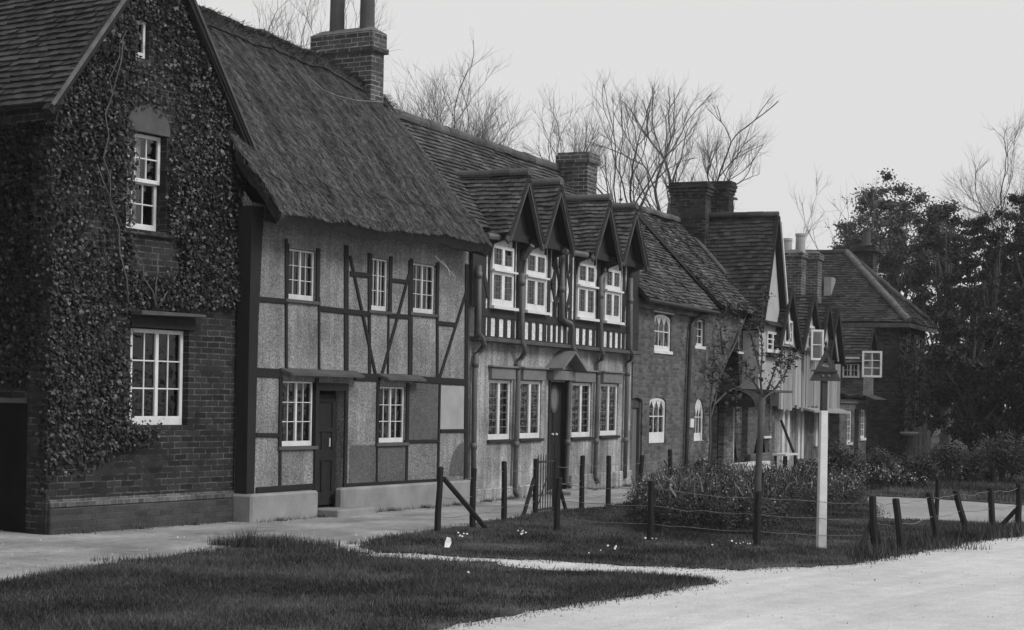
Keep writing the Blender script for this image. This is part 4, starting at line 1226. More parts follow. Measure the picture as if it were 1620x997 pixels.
# ================================================================== HOUSE H: small jettied cottage with an open casement
XH = 16.75
hH = empty('jettied_end_cottage', (*fD.w(XH, -.3), 0), fD.rz, 'small brick cottage at the far end of the row with a casement standing open', 'house')
fH = Off2(fD, XH, -.3)
LH = 3.6
w1, w2, d1 = fH.rect(1340, 650, 1346.5, 700), fH.rect(1362, 648, 1368, 693), fH.rect(1352, 647, 1357.5, 735)
wall(hH, [(0, -.3), (LH, -.3), (LH, 1.95), (0, 1.95)], [rectp(w1), rectp(w2), rectp((d1[0], d1[1], -.2, d1[3]))], [M['brickD'], M['dark']], back=4.0, reveal=.12)
for r in (w1, w2): window(hH, (r[0] + .005, r[1] - .005, r[2] + .005, r[3] - .005), .02, 1, 2, 4, stile=.06, rail=.07, sill=('white', .06, .06, .08))
MB().box(d1[0] + .02, d1[1] - .02, .08, .11, -.2, d1[3] - .02).build('door', M['door'], hH)
MB().box(-.02, LH + .02, -.06, .0, 1.72, 1.82).build('string_course', M['plinth'], hH)
UX = 2.15
ap, az_ = 2.8, fH.hit(1372, 521, -.2)[1]
wall(hH, [(UX, 1.95), (LH, 1.95), (LH, 3.1), (ap, az_), (UX, 3.05)], [], [M['brickD'], M['dark']], y=-.2, back=4.0, reveal=.1, name='upper_wall')
sw = window(hH, (0, .5, 0, .62), 0, 2, 2, 3, stile=.05, rail=.06, bar=.02, curtain=('net', [(0, 1, 0, 1)]))
sw.location = (UX - .06, .42, fH.hit(1346, 598, .2)[1]); sw.rotation_euler = (0, 0, -math.pi / 2)
tile_roof(hH, (UX - .12, 4.0, 2.92), (UX - .12, -.35, 2.92), (ap, -.35, az_ + .05), (ap, 4.0, az_ + .05), 'tileF', course=.105)
tile_roof(hH, (LH + .15, -.35, 3.0), (LH + .15, 4.0, 3.0), (ap, 4.0, az_ + .05), (ap, -.35, az_ + .05), 'tileF', course=.105)
tile_roof(hH, (-.1, -.25, 1.93), (UX, -.25, 1.93), (UX, 1.4, 2.5), (-.1, 1.4, 2.5), 'tileF', course=.105)
MB().box(0, UX, 1.4, 4.0, 1.9, 2.5).build('rear_wall', M['brickD'], hH)
MB().add([(UX - .1, -.2, 1.98), (LH + .2, -.2, 1.98), (LH + .2, -.6, 1.84), (UX - .1, -.6, 1.84)], [(0, 3, 2, 1)]).build('pentice', M['tileF'], hH)
MB().bar((UX - .12, 2.90), (ap, az_ + .03), .09, -.37, -.3).build('bargeboard', M['beam'], hH)
MB().bar((LH + .15, 2.95), (ap, az_ + .03), .09, -.375, -.3).build('bargeboard', M['beam'], hH)
ox, oz = fH.hit(1366, 597, -.3)
oc = window(hH, (0, .58, 0, .78), 0, 1, 2, 3, stile=.06, rail=.06, bar=.025, name='open_casement', label='white casement standing wide open')
oc.location = (ox, -.25, oz); oc.rotation_euler = (0, 0, -math.radians(75))

# ================================================================== HOUSE I: big hipped house closing the row
XI = 23.4
hI = empty('hipped_house', (*fD.w(XI, -.7), 0), fD.rz, 'large dark house with a hipped tiled roof closing the row under the trees', 'house')
WI, DI, ZE, ZR, RX = 4.4, 8.0, 4.4, 6.85, 2.7
wall(hI, [(0, -.3), (WI, -.3), (WI, ZE), (0, ZE)], [rectp((1.0, 1.9, .8, 2.2)), rectp((2.7, 3.6, .8, 2.2)), rectp((1.0, 1.9, 2.9, 4.1)), rectp((2.7, 3.6, 2.9, 4.1))], [M['chimdark'], M['dark']], back=DI, reveal=.1)
for r in ((1.0, 1.9, .8, 2.2), (2.7, 3.6, .8, 2.2), (1.0, 1.9, 2.9, 4.1), (2.7, 3.6, 2.9, 4.1)):
    window(hI, (r[0] + .01, r[1] - .01, r[2] + .01, r[3] - .01), .03, 2, 1, 3, sill=('plinth', .05, .06, .07))
ov = .32
IR, _ = tile_roof(hI, (-ov, DI + ov, ZE - .05), (-ov, -ov, ZE - .05), (RX, 2.4, ZR), (RX, DI - 2.0, ZR), 'tileF', course=.115, tw=.18)
tile_roof(hI, (WI + ov, -ov, ZE - .05), (WI + ov, DI + ov, ZE - .05), (RX, DI - 2.0, ZR), (RX, 2.4, ZR), 'tileF', course=.2, tw=.3)
tile_roof(hI, (-ov, -ov, ZE - .05), (WI + ov, -ov, ZE - .05), (RX + .02, 2.4, ZR), (RX - .02, 2.4, ZR), 'tileF', course=.115, tw=.18)
ridge_tiles(IR, (-ov, -ov, ZE), (RX, 2.4, ZR + .03), .11, 'mortar', name='hip')
ridge_tiles(IR, (WI + ov, -ov, ZE), (RX, 2.4, ZR + .03), .11, 'tileF', name='hip')
ridge_tiles(IR, (RX, 2.4, ZR + .03), (RX, DI - 2, ZR + .03), .11, 'tileF')
MB().box(-ov - .02, -ov + .03, -ov, DI + ov, ZE - .22, ZE - .08).build('fascia', M['beamgrey'], hI)
MB().box(-ov, WI + ov, -ov - .02, -ov + .03, ZE - .22, ZE - .08).build('fascia', M['beamgrey'], hI)
MB().box(-ov + .03, .0, -ov + .03, DI + ov, ZE - .2, ZE - .15).build('soffit', M['beam'], hI)
chimney(hI, 3.7, 4.4, 1.7, 2.4, 4.5, 7.2, 'chimdark', ((0, .12, .06), (.12, .1, .12)), [(4.05, 2.0, .14, .6)])
vx, vz = D_ = (1.05, 0)
yv = 2.45
MB().box(.75, 1.35, yv, yv + .24, 5.1, 5.9).build('roof_vent', M['plinth'], hI)


# ================================================================== GROUND
def sheet(name, pts, z, mat, edge=0.0, kind='structure', sub=0.5, wob=0.0, seed=1):
    """flat piece of ground with a slightly ragged outline"""
    r = random.Random(seed)
    P = []
    n = len(pts)
    for i in range(n):
        a, b = Vector(pts[i]), Vector(pts[(i + 1) % n])
        L = (b - a).length
        k = max(1, min(400, int(L / sub))) if a.length < 60 else 1
        for j in range(k):
            p = a.lerp(b, j / k)
            if wob and a.length < 45: p += Vector((r.gauss(0, wob), r.gauss(0, wob)))
            P.append((p.x, p.y))
    mb = MB()
    tr = tessellate_polygon([[Vector((p[0], p[1], 0)) for p in P]])
    fs = []
    for t in tr:
        a, b, c = [P[i] for i in t]
        cr = (b[0] - a[0]) * (c[1] - a[1]) - (b[1] - a[1]) * (c[0] - a[0])
        fs.append(tuple(t) if cr > 0 else (t[0], t[2], t[1]))
    mb.add([(p[0], p[1], z) for p in P], fs)
    if edge:
        for i in range(len(P)):
            a, b = P[i], P[(i + 1) % len(P)]
            mb.quad((a[0], a[1], z), (b[0], b[1], z), (b[0], b[1], z - edge), (a[0], a[1], z - edge))
    return tag(mb.build(name, mat), kind=kind), P


MB().quad((-150, -60, 0), (250, -60, 0), (250, 340, 0), (-150, 340, 0)).build('ground', M['dirt'])['kind'] = 'structure'
G_ = lambda L: [gnd(*p) for p in L]
sheet('road', G_([(-300, 1260), (250, 1050), (552, 882), (550, 862), (610, 863), (700, 867), (900, 878), (1100, 888), (1350, 886), (1420, 880), (1520, 858), (1620, 843), (1800, 816)]) + [(60, 45), (60, -20), (-20, -20)], .006, M['road'], wob=.02)
vergeP = [(-160, 965), (0, 927), (70, 912), (130, 904), (200, 894), (270, 885), (330, 873), (375, 866), (420, 862), (470, 865), (520, 872), (570, 881), (640, 887), (720, 891), (770, 892), (800, 900), (880, 905), (960, 908), (1040, 913), (1100, 917), (1132, 922),
          (1060, 935), (960, 951), (860, 967), (780, 980), (700, 995), (600, 1015), (450, 1045), (250, 1090), (-160, 1200)]
lawnP = [(568, 868), (592, 857), (640, 848), (700, 839), (780, 827), (840, 817), (900, 810), (960, 804), (1010, 798), (1060, 790), (1130, 780), (1240, 775), (1330, 780), (1376, 800), (1386, 822), (1540, 828), (1620, 831), (1800, 838),
         (1740, 834), (1620, 847), (1530, 859), (1470, 871), (1400, 883), (1352, 893), (1250, 899), (1150, 903), (1060, 899), (900, 890), (780, 884), (680, 879), (610, 876)]
backP = [(1372, 786), (1395, 768), (1480, 758), (1620, 762), (1850, 770), (1850, 815), (1620, 801), (1470, 790)]
sheet('verge', G_(vergeP), .022, M['turf'], .02, wob=.06, sub=.18, seed=3)
sheet('lawn', G_(lawnP), .022, M['turf'], .02, wob=.06, sub=.18, seed=4)
sheet('garden_path', G_([(1380, 784), (1470, 788), (1620, 799), (1850, 812), (1850, 842), (1620, 832), (1540, 829), (1380, 824)]), .014, M['lane'], wob=.02)
sheet('back_lawn', G_(backP), .03, M['turf'], .04, wob=.03, seed=6)
sheet('garden_soil', G_([(1230, 778), (1300, 735), (1400, 715), (1700, 705), (2100, 705), (2100, 770), (1620, 766), (1480, 762), (1390, 770), (1372, 790)]), .02, M['soil'])


def inpoly(P, X, Y):
    P = np.array(P); n = len(P)
    ins = np.zeros(len(X), bool)
    j = n - 1
    for i in range(n):
        xi, yi, xj, yj = P[i][0], P[i][1], P[j][0], P[j][1]
        c = ((yi > Y) != (yj > Y)) & (X < (xj - xi) * (Y - yi) / (yj - yi + 1e-12) + xi)
        ins ^= c
        j = i
    return ins


def vnoise(X, Y, s, seed=0):
    r = np.random.default_rng(seed)
    k = [(r.normal(size=2) * s, r.random() * 6.28) for _ in range(10)]
    return sum(np.sin(X * a[0] + Y * a[1] + p) for a, p in k) / 4.5


def grass(name, polys, dens, h0, h1, z, mat='grass', w=.0035, seed=1, lean=.5, clip=True, far=0.0, label=None):
    r = np.random.default_rng(seed)
    P = np.array(polys)
    lo, hi = P.min(0), P.max(0)
    lo = np.maximum(lo, [-12, 8]); hi = np.minimum(hi, [25, 48])
    n = int(dens * (hi[0] - lo[0]) * (hi[1] - lo[1]))
    X = r.uniform(lo[0], hi[0], n); Y = r.uniform(lo[1], hi[1], n)
    ok = inpoly(polys, X + r.normal(0, .09, n), Y + r.normal(0, .12, n))
    if clip:
        px = X / Y * FPX + CX; py = CAM_H / Y * FPX + CY + ROLL * (px - CX)
        ok &= (px > -120) & (px < 1760) & (py < 1060)
    ok &= r.random(n) < np.clip(.6 + .45 * vnoise(X, Y, 2.5, seed) + .4 * vnoise(X, Y, .8, seed + 2), .12, 1)
    X, Y = X[ok], Y[ok]; n = len(X)
    ln = vnoise(X, Y, 1.6, seed + 5)
    h = r.uniform(h0, h1, n) * np.clip(1 + .45 * ln, .4, 1.8) * (1 + .5 * (r.random(n) < .04))
    a = r.uniform(0, 6.28, n); b = r.uniform(0, 6.28, n)
    ww = w * (0.7 + .6 * r.random(n)) * (1 + far * np.maximum(Y - 14, 0) / 10)
    dx, dy = np.cos(a) * ww, np.sin(a) * ww
    le = r.random(n) * lean * h
    V = np.zeros((n, 3, 3))
    V[:, 0] = np.stack([X - dx, Y - dy, np.full(n, z - .01)], 1)
    V[:, 1] = np.stack([X + dx, Y + dy, np.full(n, z - .01)], 1)
    V[:, 2] = np.stack([X + np.cos(b) * le, Y + np.sin(b) * le, z + h], 1)
    tone = np.clip(.36 + .26 * vnoise(X, Y, 1.2, seed + 9) + .24 * vnoise(X, Y, 4.5, seed + 13) + r.normal(0, .26, n), 0, 1.6)
    return tag(npmesh(name, V.reshape(-1, 3), 3, M[mat], None, tone), label, 'grass' if label else None, kind='stuff')


VG, LG_, BG = G_(vergeP), G_(lawnP), G_(backP)
grass('verge_grass', VG, 7500, .014, .048, .022, lean=1.3, seed=21, label='short rough grass of the near verge beside the road')
grass('lawn_grass', LG_, 4000, .014, .042, .022, lean=1.3, seed=22, far=.5, label='short grass of the fenced lawn round the flower beds')
grass('back_grass', BG, 900, .04, .09, .03, seed=23, far=.8, mat='weed', label='grass strip beyond the pale garden path')
tuft = []
for (px, py, rad, n, hh) in ((395, 868, .35, 900, .2), (455, 868, .45, 900, .15), (432, 866, .25, 300, .13), (600, 866, .3, 300, .1), (520, 880, .4, 500, .1), (250, 895, .5, 400, .1), (1480, 872, .5, 300, .15)):
    x, y = gnd(px, py)
    tuft.append((x, y, rad, n, hh))
tufts = [[x + r_ * math.cos(q), y + r_ * math.sin(q)] for x, y, r_, n, hh in tuft for q in (0,)]
V, T = [], []
for x, y, rad, n, hh in tuft:
    for k in range(n):
        q, rr_ = random.uniform(0, 6.28), rad * random.random() ** .7
        bx, by = x + rr_ * math.cos(q) * 1.3, y + rr_ * math.sin(q) * .5
        h = hh * random.uniform(.35, 1.1) * (1 - .5 * rr_ / rad)
        a = random.uniform(0, 6.28)
        V += [(bx - .004 * math.cos(a), by - .004 * math.sin(a), .03), (bx + .004 * math.cos(a), by + .004 * math.sin(a), .03), (bx + random.gauss(0, .35) * h, by + random.gauss(0, .35) * h, .05 + h)]
        T.append(random.uniform(.1, .7))
tag(npmesh('tall_grass', np.array(V), 3, M['grass'], None, T), 'taller tufts standing along the edge of the near verge', 'grass', kind='stuff')
# rough growth under the right hand fence and weeds at the foot of the walls
fencefoot = G_([(1345, 885), (1400, 868), (1480, 850), (1620, 832), (1760, 818), (1760, 830), (1620, 849), (1530, 862), (1470, 873), (1400, 886), (1352, 895)])
grass('fence_weeds', fencefoot, 1700, .05, .17, .03, seed=31, mat='grass', w=.005, lean=.9, label='rough weeds growing along the foot of the right-hand fence')
V, T = [], []
for fr, xa, xb, yy in ((fA, 0, 3.1, -.07), (fB, 0, 1.75, -.17), (fB, 2.5, 5.5, -.14), (fC, .1, 3.2, -.1), (fC, 4.1, 7.2, -.1), (fD, .9, 7.5, -.05)):
    for k in range(int(220 * (xb - xa))):
        x = random.uniform(xa, xb); x += .2 * math.sin(7 * x)
        w0 = fr.w(x, yy - abs(random.gauss(0, .07)))
        h = random.uniform(.015, .07) * (1 + (random.random() < .05))
        a = random.uniform(0, 6.28)
        V += [(w0[0] - .004 * math.cos(a), w0[1] - .004 * math.sin(a), 0), (w0[0] + .004 * math.cos(a), w0[1] + .004 * math.sin(a), 0), (w0[0] + random.gauss(0, .5) * h, w0[1] + random.gauss(0, .5) * h, h)]
        T.append(random.uniform(.2, .9))
tag(npmesh('wall_weeds', np.array(V), 3, M['grass'], None, T), 'weeds and grass along the foot of the house walls', 'weeds', kind='stuff')
# loose stones on the paths
V, T = [], []
for k in range(2600):
    px, py = random.uniform(-40, 1660), random.choice((random.uniform(835, 930), random.uniform(885, 990)))
    x, y = gnd(px, py)
    if inpoly(VG, np.array([x]), np.array([y]))[0] or inpoly(LG_, np.array([x]), np.array([y]))[0]: continue
    if k % 5: continue
    s = random.uniform(.005, .013) * (1 + 1.3 * (random.random() < .03))
    z = .012
    pts = [(x + s * math.cos(q) * random.uniform(.7, 1.2), y + s * math.sin(q) * random.uniform(.7, 1.2)) for q in [i * math.pi / 2 + .3 for i in range(4)]]
    top = (x, y, z + s * .7)
    for i in range(4):
        a, b = pts[i], pts[(i + 1) % 4]
        V += [(a[0], a[1], z - .01), (b[0], b[1], z - .01), top]
        T.append(random.random())
for P_ in (vergeP, lawnP):                                         # grit washed up against the edges of the grass
    for k in range(3400):
        i = random.randrange(len(P_)); a, b = P_[i], P_[(i + 1) % len(P_)]
        s_ = random.random()
        px, py = a[0] + (b[0] - a[0]) * s_, a[1] + (b[1] - a[1]) * s_
        if not -20 < px < 1640 or py > 1010: continue
        x, y = gnd(px, py)
        d_ = random.gauss(0, .16)
        x += random.gauss(0, .12); y += d_
        s = random.uniform(.004, .013)
        top = (x, y, .016 + s * .8)
        pts = [(x + s * math.cos(q) * random.uniform(.7, 1.3), y + s * math.sin(q) * random.uniform(.7, 1.3)) for q in [j * math.pi / 2 + .3 for j in range(4)]]
        tn = random.uniform(-.4, .6)
        for j in range(4):
            V += [(pts[j][0], pts[j][1], .004), (pts[(j + 1) % 4][0], pts[(j + 1) % 4][1], .004), top]
            T.append(tn)
tag(npmesh('loose_stones', np.array(V), 3, M['stone'], None, T), 'loose pebbles scattered over the road and paths', 'pebbles', kind='stuff')

sheet('field', [(17, 46), (60, 30), (200, 40), (245, 330), (-140, 330), (-140, 66), (8, 62)], .008, M['turf'])

# ================================================================== FENCES, GATE, SIGN
def post_mesh(b, t, w, n=6):
    b, t = Vector(b), Vector(t)
    mb = MB()
    pts = [b + Vector((0, 0, -.1)), b.lerp(t, .3) + Vector((random.gauss(0, .004), random.gauss(0, .004), 0)), b.lerp(t, .7) + Vector((random.gauss(0, .004), 0, 0)), t, t + Vector((0, 0, .012))]
    mb.tube(pts, [w * .56, w * .53, w * .5, w * .5, w * .36], n)
    return mb


def wire_fence(name, label, posts, braces=(), levels=(.25, .55, .85), w=.085, skip=()):
    """posts are (base px, top px); one thing: posts, braces and wires are its parts"""
    root_xy = gnd(*posts[0][0])
    e = empty(name, (root_xy[0], root_xy[1], 0), 0, label, 'fence')
    O = Vector((root_xy[0], root_xy[1], 0))
    L = []
    for b, t in posts:
        g = gnd(*b)
        tp = at(t[0], t[1], g[1])
        bb, tt = Vector((g[0], g[1], 0)) - O, tp - O
        L.append((bb, tt))
        post_mesh(bb, tt, w).build('post', M['post'], e, bevel=.004)
    for b, t, yb in braces:
        g = gnd(*b); tp = at(t[0], t[1], gnd(*yb)[1])
        MB().tube([Vector((g[0], g[1], -.05)) - O, tp - O], .032, 6).build('brace', M['post'], e)
    for lv in levels:
        m = MB()
        for i, ((b0, t0), (b1, t1)) in enumerate(zip(L, L[1:])):
            if i in skip: continue
            p, q = b0.lerp(t0, lv), b1.lerp(t1, lv)
            pts = []
            for k in range(7):
                s = k / 6
                v = p.lerp(q, s); v.z -= .02 * math.sin(math.pi * s) * random.uniform(.5, 2.2)
                pts.append(v)
            m.tube(pts, .0032, 4)
        m.build('wire', M['wire'], e)
    return e


random.seed(5)
wire_fence('wire_fence', 'post and wire fence by the house path with a braced corner post',
           [((692, 843), (697, 740)), ((748, 837), (750, 742)), ((797, 825), (797.5, 731)), ((847, 815), (848, 727))],
           [((776, 838), (702, 757), (692, 843)), ((826, 818), (845, 757), (847, 815))])
wire_fence('wire_fence', 'post and wire fence running from the iron gate to a leaning post',
           [((877, 810), (878, 725)), ((920, 806), (922, 722)), ((962, 803), (963, 722)), ((1008, 796), (1016, 721)), ((1060, 787), (1060, 712))],
           [((897, 808), (882, 760), (877, 810))])
wire_fence('wire_fence', 'line of posts and wire on the lawn in front of the round flower bed',
           [((880, 843), (885, 757)), ((1028, 857), (1031, 762)), ((1197.5, 867), (1200, 778)), ((1385, 874), (1380, 787))],
           [((1352, 877), (1379, 827), (1385, 874)), ((1394, 862), (1382, 824), (1385, 874))], levels=(.3, .6, .9))
wire_fence('wire_fence', 'leaning posts and sagging wire fence beside the road at the right edge',
           [((1385.5, 875), (1380.5, 786)), ((1428, 876), (1417, 790)), ((1484, 862), (1470, 780)), ((1529, 846), (1512, 777)), ((1571, 843), (1567, 772)), ((1611, 840), (1612, 766)), ((1668, 834), (1668, 762))],
           [((1573, 838), (1608, 806), (1611, 840)), ((1480, 838), (1484, 758), (1480, 838))], levels=(.55, .93), skip=())
# iron gate
ga, gb = gnd(847, 815), gnd(877, 810)
A_, B_ = Vector((ga[0], ga[1], 0)), Vector((gb[0], gb[1], 0))
ge = empty('iron_gate', A_, math.atan2(B_.y - A_.y, B_.x - A_.x), 'narrow iron bar gate in the wire fence facing the panelled house door', 'gate')
W_ = (B_ - A_).length
fm = MB()
fm.box(.07, W_ - .07, -.012, .012, .05, .08); fm.box(.07, W_ - .07, -.012, .012, .74, .77)
fm.build('rail', M['iron'], ge)
for k in range(7):
    x = .09 + (W_ - .18) * k / 6
    MB().tube([(x, 0, .03), (x, 0, .84), (x, 0, .87)], [.008, .008, .002], 6).build('bar', M['iron'], ge)
MB().tube([(.09, .015, .08), (W_ - .09, .015, .75)], .01, 6).build('stay', M['iron'], ge)

# warning sign on its white post
sb = gnd(1299, 870)
Zs = sb[1]
top = at(1307.2, 600, Zs)
se = empty('warning_sign', (sb[0], sb[1], 0), 0.12, 'white wooden signpost carrying a dark hollow triangular warning sign', 'road sign')
hw_ = CAM_H + (642 - 649) / FPX * Zs + .06
zT = top.z
lean = (top.x - sb[0]) / zT - .0
lx = .0
zW = at(1306, 650, Zs).z
MB().add([(-.05, -.05, -.1), (.05, -.05, -.1), (.05, .05, -.1), (-.05, .05, -.1), (lx - .04, -.04, zW), (lx + .04, -.04, zW), (lx + .04, .04, zW), (lx - .04, .04, zW)],
         [(0, 1, 5, 4), (1, 2, 6, 5), (2, 3, 7, 6), (3, 0, 4, 7), (4, 5, 6, 7)]).build('post', M['white'], se, bevel=.006)
MB().box(-.035, .035, -.035, .035, zW + .001, zT).build('post_head', M['sign'], se, bevel=.005)
zA = at(1306, 553, Zs).z; zB = at(1306, 603, Zs).z
hwid = 25.5 / FPX * Zs
tri = [(-hwid, zB), (hwid, zB), (0, zA)]
hole = [(-.055, zB + .17), (.045, zB + .155), (.01, zB + .26), (-.01, zB + .26)]
tm = MB()
for yy, rev in ((-.06, False), (-.038, True)):
    fl = tri + hole
    for t in tessellate_polygon([[Vector((p[0], p[1], 0)) for p in tri], [Vector((p[0], p[1], 0)) for p in hole]]):
        tm.add([(fl[i][0], yy, fl[i][1]) for i in t], [(0, 1, 2)])
for L_ in (tri, hole):
    for i in range(len(L_)):
        a, b = L_[i], L_[(i + 1) % len(L_)]
        tm.quad((a[0], -.06, a[1]), (b[0], -.06, b[1]), (b[0], -.038, b[1]), (a[0], -.038, a[1]))
sg = tm.build('sign_plate', M['sign'], se)
MB().box(-.17, .13, -.085, -.061, zB + .105, zB + .125).build('rib', M['sign'], sg)
for x in (-.035, .035): MB().lathe([(.014, 0), (.012, .012), (0, .016)], 8, (0, 0, 0)).build('stud', M['hood'], sg).matrix_local = Matrix.Translation((x, -.06, zB + .06)) @ Matrix.Rotation(math.pi / 2, 4, 'X')
MB().lathe([(.02, 0), (.03, .03), (.012, .06), (.02, .09), (0, .12)], 8, (0, -.045, zA - .02)).build('finial', M['sign'], se)

# ================================================================== FOLIAGE
def leaves(C, R, n, size, seed, flat=.5, up=.35, soft=False):
    """n leaf blades around centres C (k,3) with radii R (k,3)"""
    r = np.random.default_rng(seed)
    C = np.asarray(C, float); R = np.asarray(R, float)
    if R.ndim == 1: R = R[:, None] * np.ones(3)
    w = R.prod(1) ** (2 / 3); idx = r.choice(len(C), n, p=w / w.sum())
    d = r.normal(size=(n, 3)); d /= np.linalg.norm(d, axis=1)[:, None]
    rad = np.abs(r.normal(0, .55, n)) if soft else r.random(n) ** .45
    P = C[idx] + d * R[idx] * rad[:, None]
    nn = d * .6 + r.normal(size=(n, 3)) * .7 + np.array([0, 0, up]); nn /= np.linalg.norm(nn, axis=1)[:, None]
    t = r.normal(size=(n, 3)); t -= nn * (t * nn).sum(1)[:, None]; t /= np.linalg.norm(t, axis=1)[:, None]
    b = np.cross(nn, t)
    s = size * (.5 + r.random(n))
    V = np.stack([P - t * s[:, None], P + b * (s * flat)[:, None], P + t * s[:, None], P - b * (s * flat)[:, None]], 1)
    tone = np.clip(.45 + r.normal(0, .22, n) + .15 * r.normal(size=len(C))[idx], 0, 1.3)
    return V.reshape(-1, 3), tone


def branch_tree(mb, mt, p, d, L, r, depth, rs, spread=.5, up=.15, split=(2, 3), droop=0.0, minr=.004, ends=None, sides=None, keep=.74):
    """recursive limbs into mb (thick) / mt (thin)"""
    pts, rad = [p.copy()], [r]
    n = 4
    dd = d.copy()
    for i in range(n):
        dd = (dd + Vector((rs.gauss(0, .10), rs.gauss(0, .10), rs.gauss(0, .06) + up * .15))).normalized()
        p = p + dd * L / n
        pts.append(p.copy()); rad.append(max(minr, r * (1 - .34 * (i + 1) / n)))
    (mb if r > .035 else mt).tube(pts, rad, 7 if r > .06 else (4 if r > .02 else 3), cap=False)
    if depth <= 0:
        if ends is not None: ends.append(pts[-1])
        return
    for k in range(rs.randint(*split)):
        a = rs.uniform(0, 6.28)
        sp = spread * rs.uniform(.6, 1.25)
        ax = dd.cross(Vector((math.cos(a), math.sin(a), .3))).normalized()
        nd = (dd * math.cos(sp) + ax * math.sin(sp) + Vector((0, 0, up))).normalized()
        j = rs.randint(1, n) if k else n
        branch_tree(mb, mt, pts[j], nd, L * rs.uniform(keep - .12, keep + .12), rad[j] * rs.uniform(.55, .78), depth - 1, rs, spread, up, split, droop, minr, ends, sides, keep)


def bare_tree(px, Z, ytop, label, seed, limbs=5, wide=.34, r=.15, fork=.3, lean=0.0, group='bare trees behind the roofs', brush=1.0, span=80):
    """upswept winter tree: forked trunk, long rising limbs, thin side shoots"""
    x = (px - CX) / FPX * Z
    H_ = CAM_H + (CY - ytop + ROLL * (px - CX)) / FPX * Z
    e = empty('bare_tree', (x, Z, 0), 0, label, 'tree', group)
    best = None
    for trial in range(14):
        rs = random.Random(seed + 100 * trial)
        mb, mt, mf = MB(), MB(), MB()
        f0 = Vector((lean * H_ * fork, 0, H_ * fork))
        mb.tube([(0, 0, -.3), f0 * .5, f0], [r * 1.5, r * 1.25, r * 1.1], 9, cap=False)

        def twig(p, d, L, r0):
            pts = [p]
            for i in range(3):
                d = (d + Vector((rs.gauss(0, .16), rs.gauss(0, .16), rs.gauss(.05, .1)))).normalized()
                pts.append(pts[-1] + d * L / 3)
            mf.tube(pts, [r0, r0 * .8, r0 * .65, r0 * .4], 3, cap=False)
            return pts

        def limb(p, d, L, r0, lev):
            n = 5
            pts, rad = [p.copy()], [r0]
            dd = d.normalized()
            for i in range(n):
                dd = (dd + Vector((rs.gauss(0, .11), rs.gauss(0, .11), rs.gauss(.02, .05)))).normalized()
                p = p + dd * (L / n)
                pts.append(p.copy()); rad.append(max(.006, r0 * (1 - .18 * (i + 1) / n)))
            (mb if lev < 3 else mt).tube(pts, rad, 6 if lev < 3 else 4, cap=False)
            for k in range(int((1.5, 1.5, 2, 3, 4, 5, 5, 5)[lev] * brush * .6)):
                q = rs.randint(1, n - 1)
                a = rs.uniform(0, 6.28)
                side = dd.cross(Vector((math.cos(a), math.sin(a), .2))).normalized()
                tw = twig(pts[q], (dd + side * rs.uniform(.4, .9)).normalized(), H_ * rs.uniform(.03, .085), .0055)
                for m in range(2): twig(tw[rs.randint(1, 2)], (dd + side * rs.uniform(-.5, 1) + Vector((rs.gauss(0, .3), rs.gauss(0, .3), .2))).normalized(), H_ * rs.uniform(.02, .05), .004)
            if lev >= 6 or r0 < .008:
                for k in range(int(3 * brush)): twig(pts[rs.randint(3, 5)], (dd + Vector((rs.gauss(0, .35), rs.gauss(0, .35), .1))).normalized(), H_ * rs.uniform(.03, .08), .0045)
                return
            a0 = rs.uniform(0, 6.28)
            for k in range(2 if rs.random() < .85 else 3):
                a = a0 + math.pi * k + rs.uniform(-.5, .5)
                sp = rs.uniform(.12, .26) if k == 0 else rs.uniform(.28, .55)
                side = dd.cross(Vector((math.cos(a), math.sin(a), .15))).normalized()
                limb(pts[-1], dd * math.cos(sp) + side * math.sin(sp) + Vector((0, 0, .06)), L * (rs.uniform(.78, .95) if k == 0 else rs.uniform(.6, .85)), rad[-1] * (rs.uniform(.8, .92) if k == 0 else rs.uniform(.6, .8)), lev + 1)

        for k in range(max(1, limbs // 2)):
            a = 2 * math.pi * k / max(1, limbs // 2) + rs.uniform(-.4, .4)
            s_ = wide * rs.uniform(.5, 1.1)
            d = Vector((math.cos(a) * s_ + lean, math.sin(a) * s_, 1))
            limb(f0 * rs.uniform(.75, 1), d, H_ * (1 - fork) * .23, r * rs.uniform(.6, .9), 0)
        zmax = sorted(v[2] for v in mf.v)[int(len(mf.v) * .995)]
        k = H_ / zmax
        k = min(max(k, .4), 1.5)
        for m in (mb, mt, mf): m.v = [(v[0] * k, v[1] * k, v[2] * k) for v in m.v]
        xs = np.array([(v[0], v[2]) for v in mf.v])
        wide_px = np.percentile(np.abs(xs[:, 0] - lean * xs[:, 1] * .5), 97) / Z * FPX
        score = max(0, wide_px - span) + .5 * max(0, .72 * span - wide_px)
        if best is None or score < best[0]: best = (score, mb, mt, mf)
        if score == 0: break
    _, mb, mt, mf = best
    mb.build('trunk', M['limb'], e, smooth=True)
    mt.build('branches', M['limb'], e, smooth=True)
    mf.build('twigs', M['twig'], e)
    return e


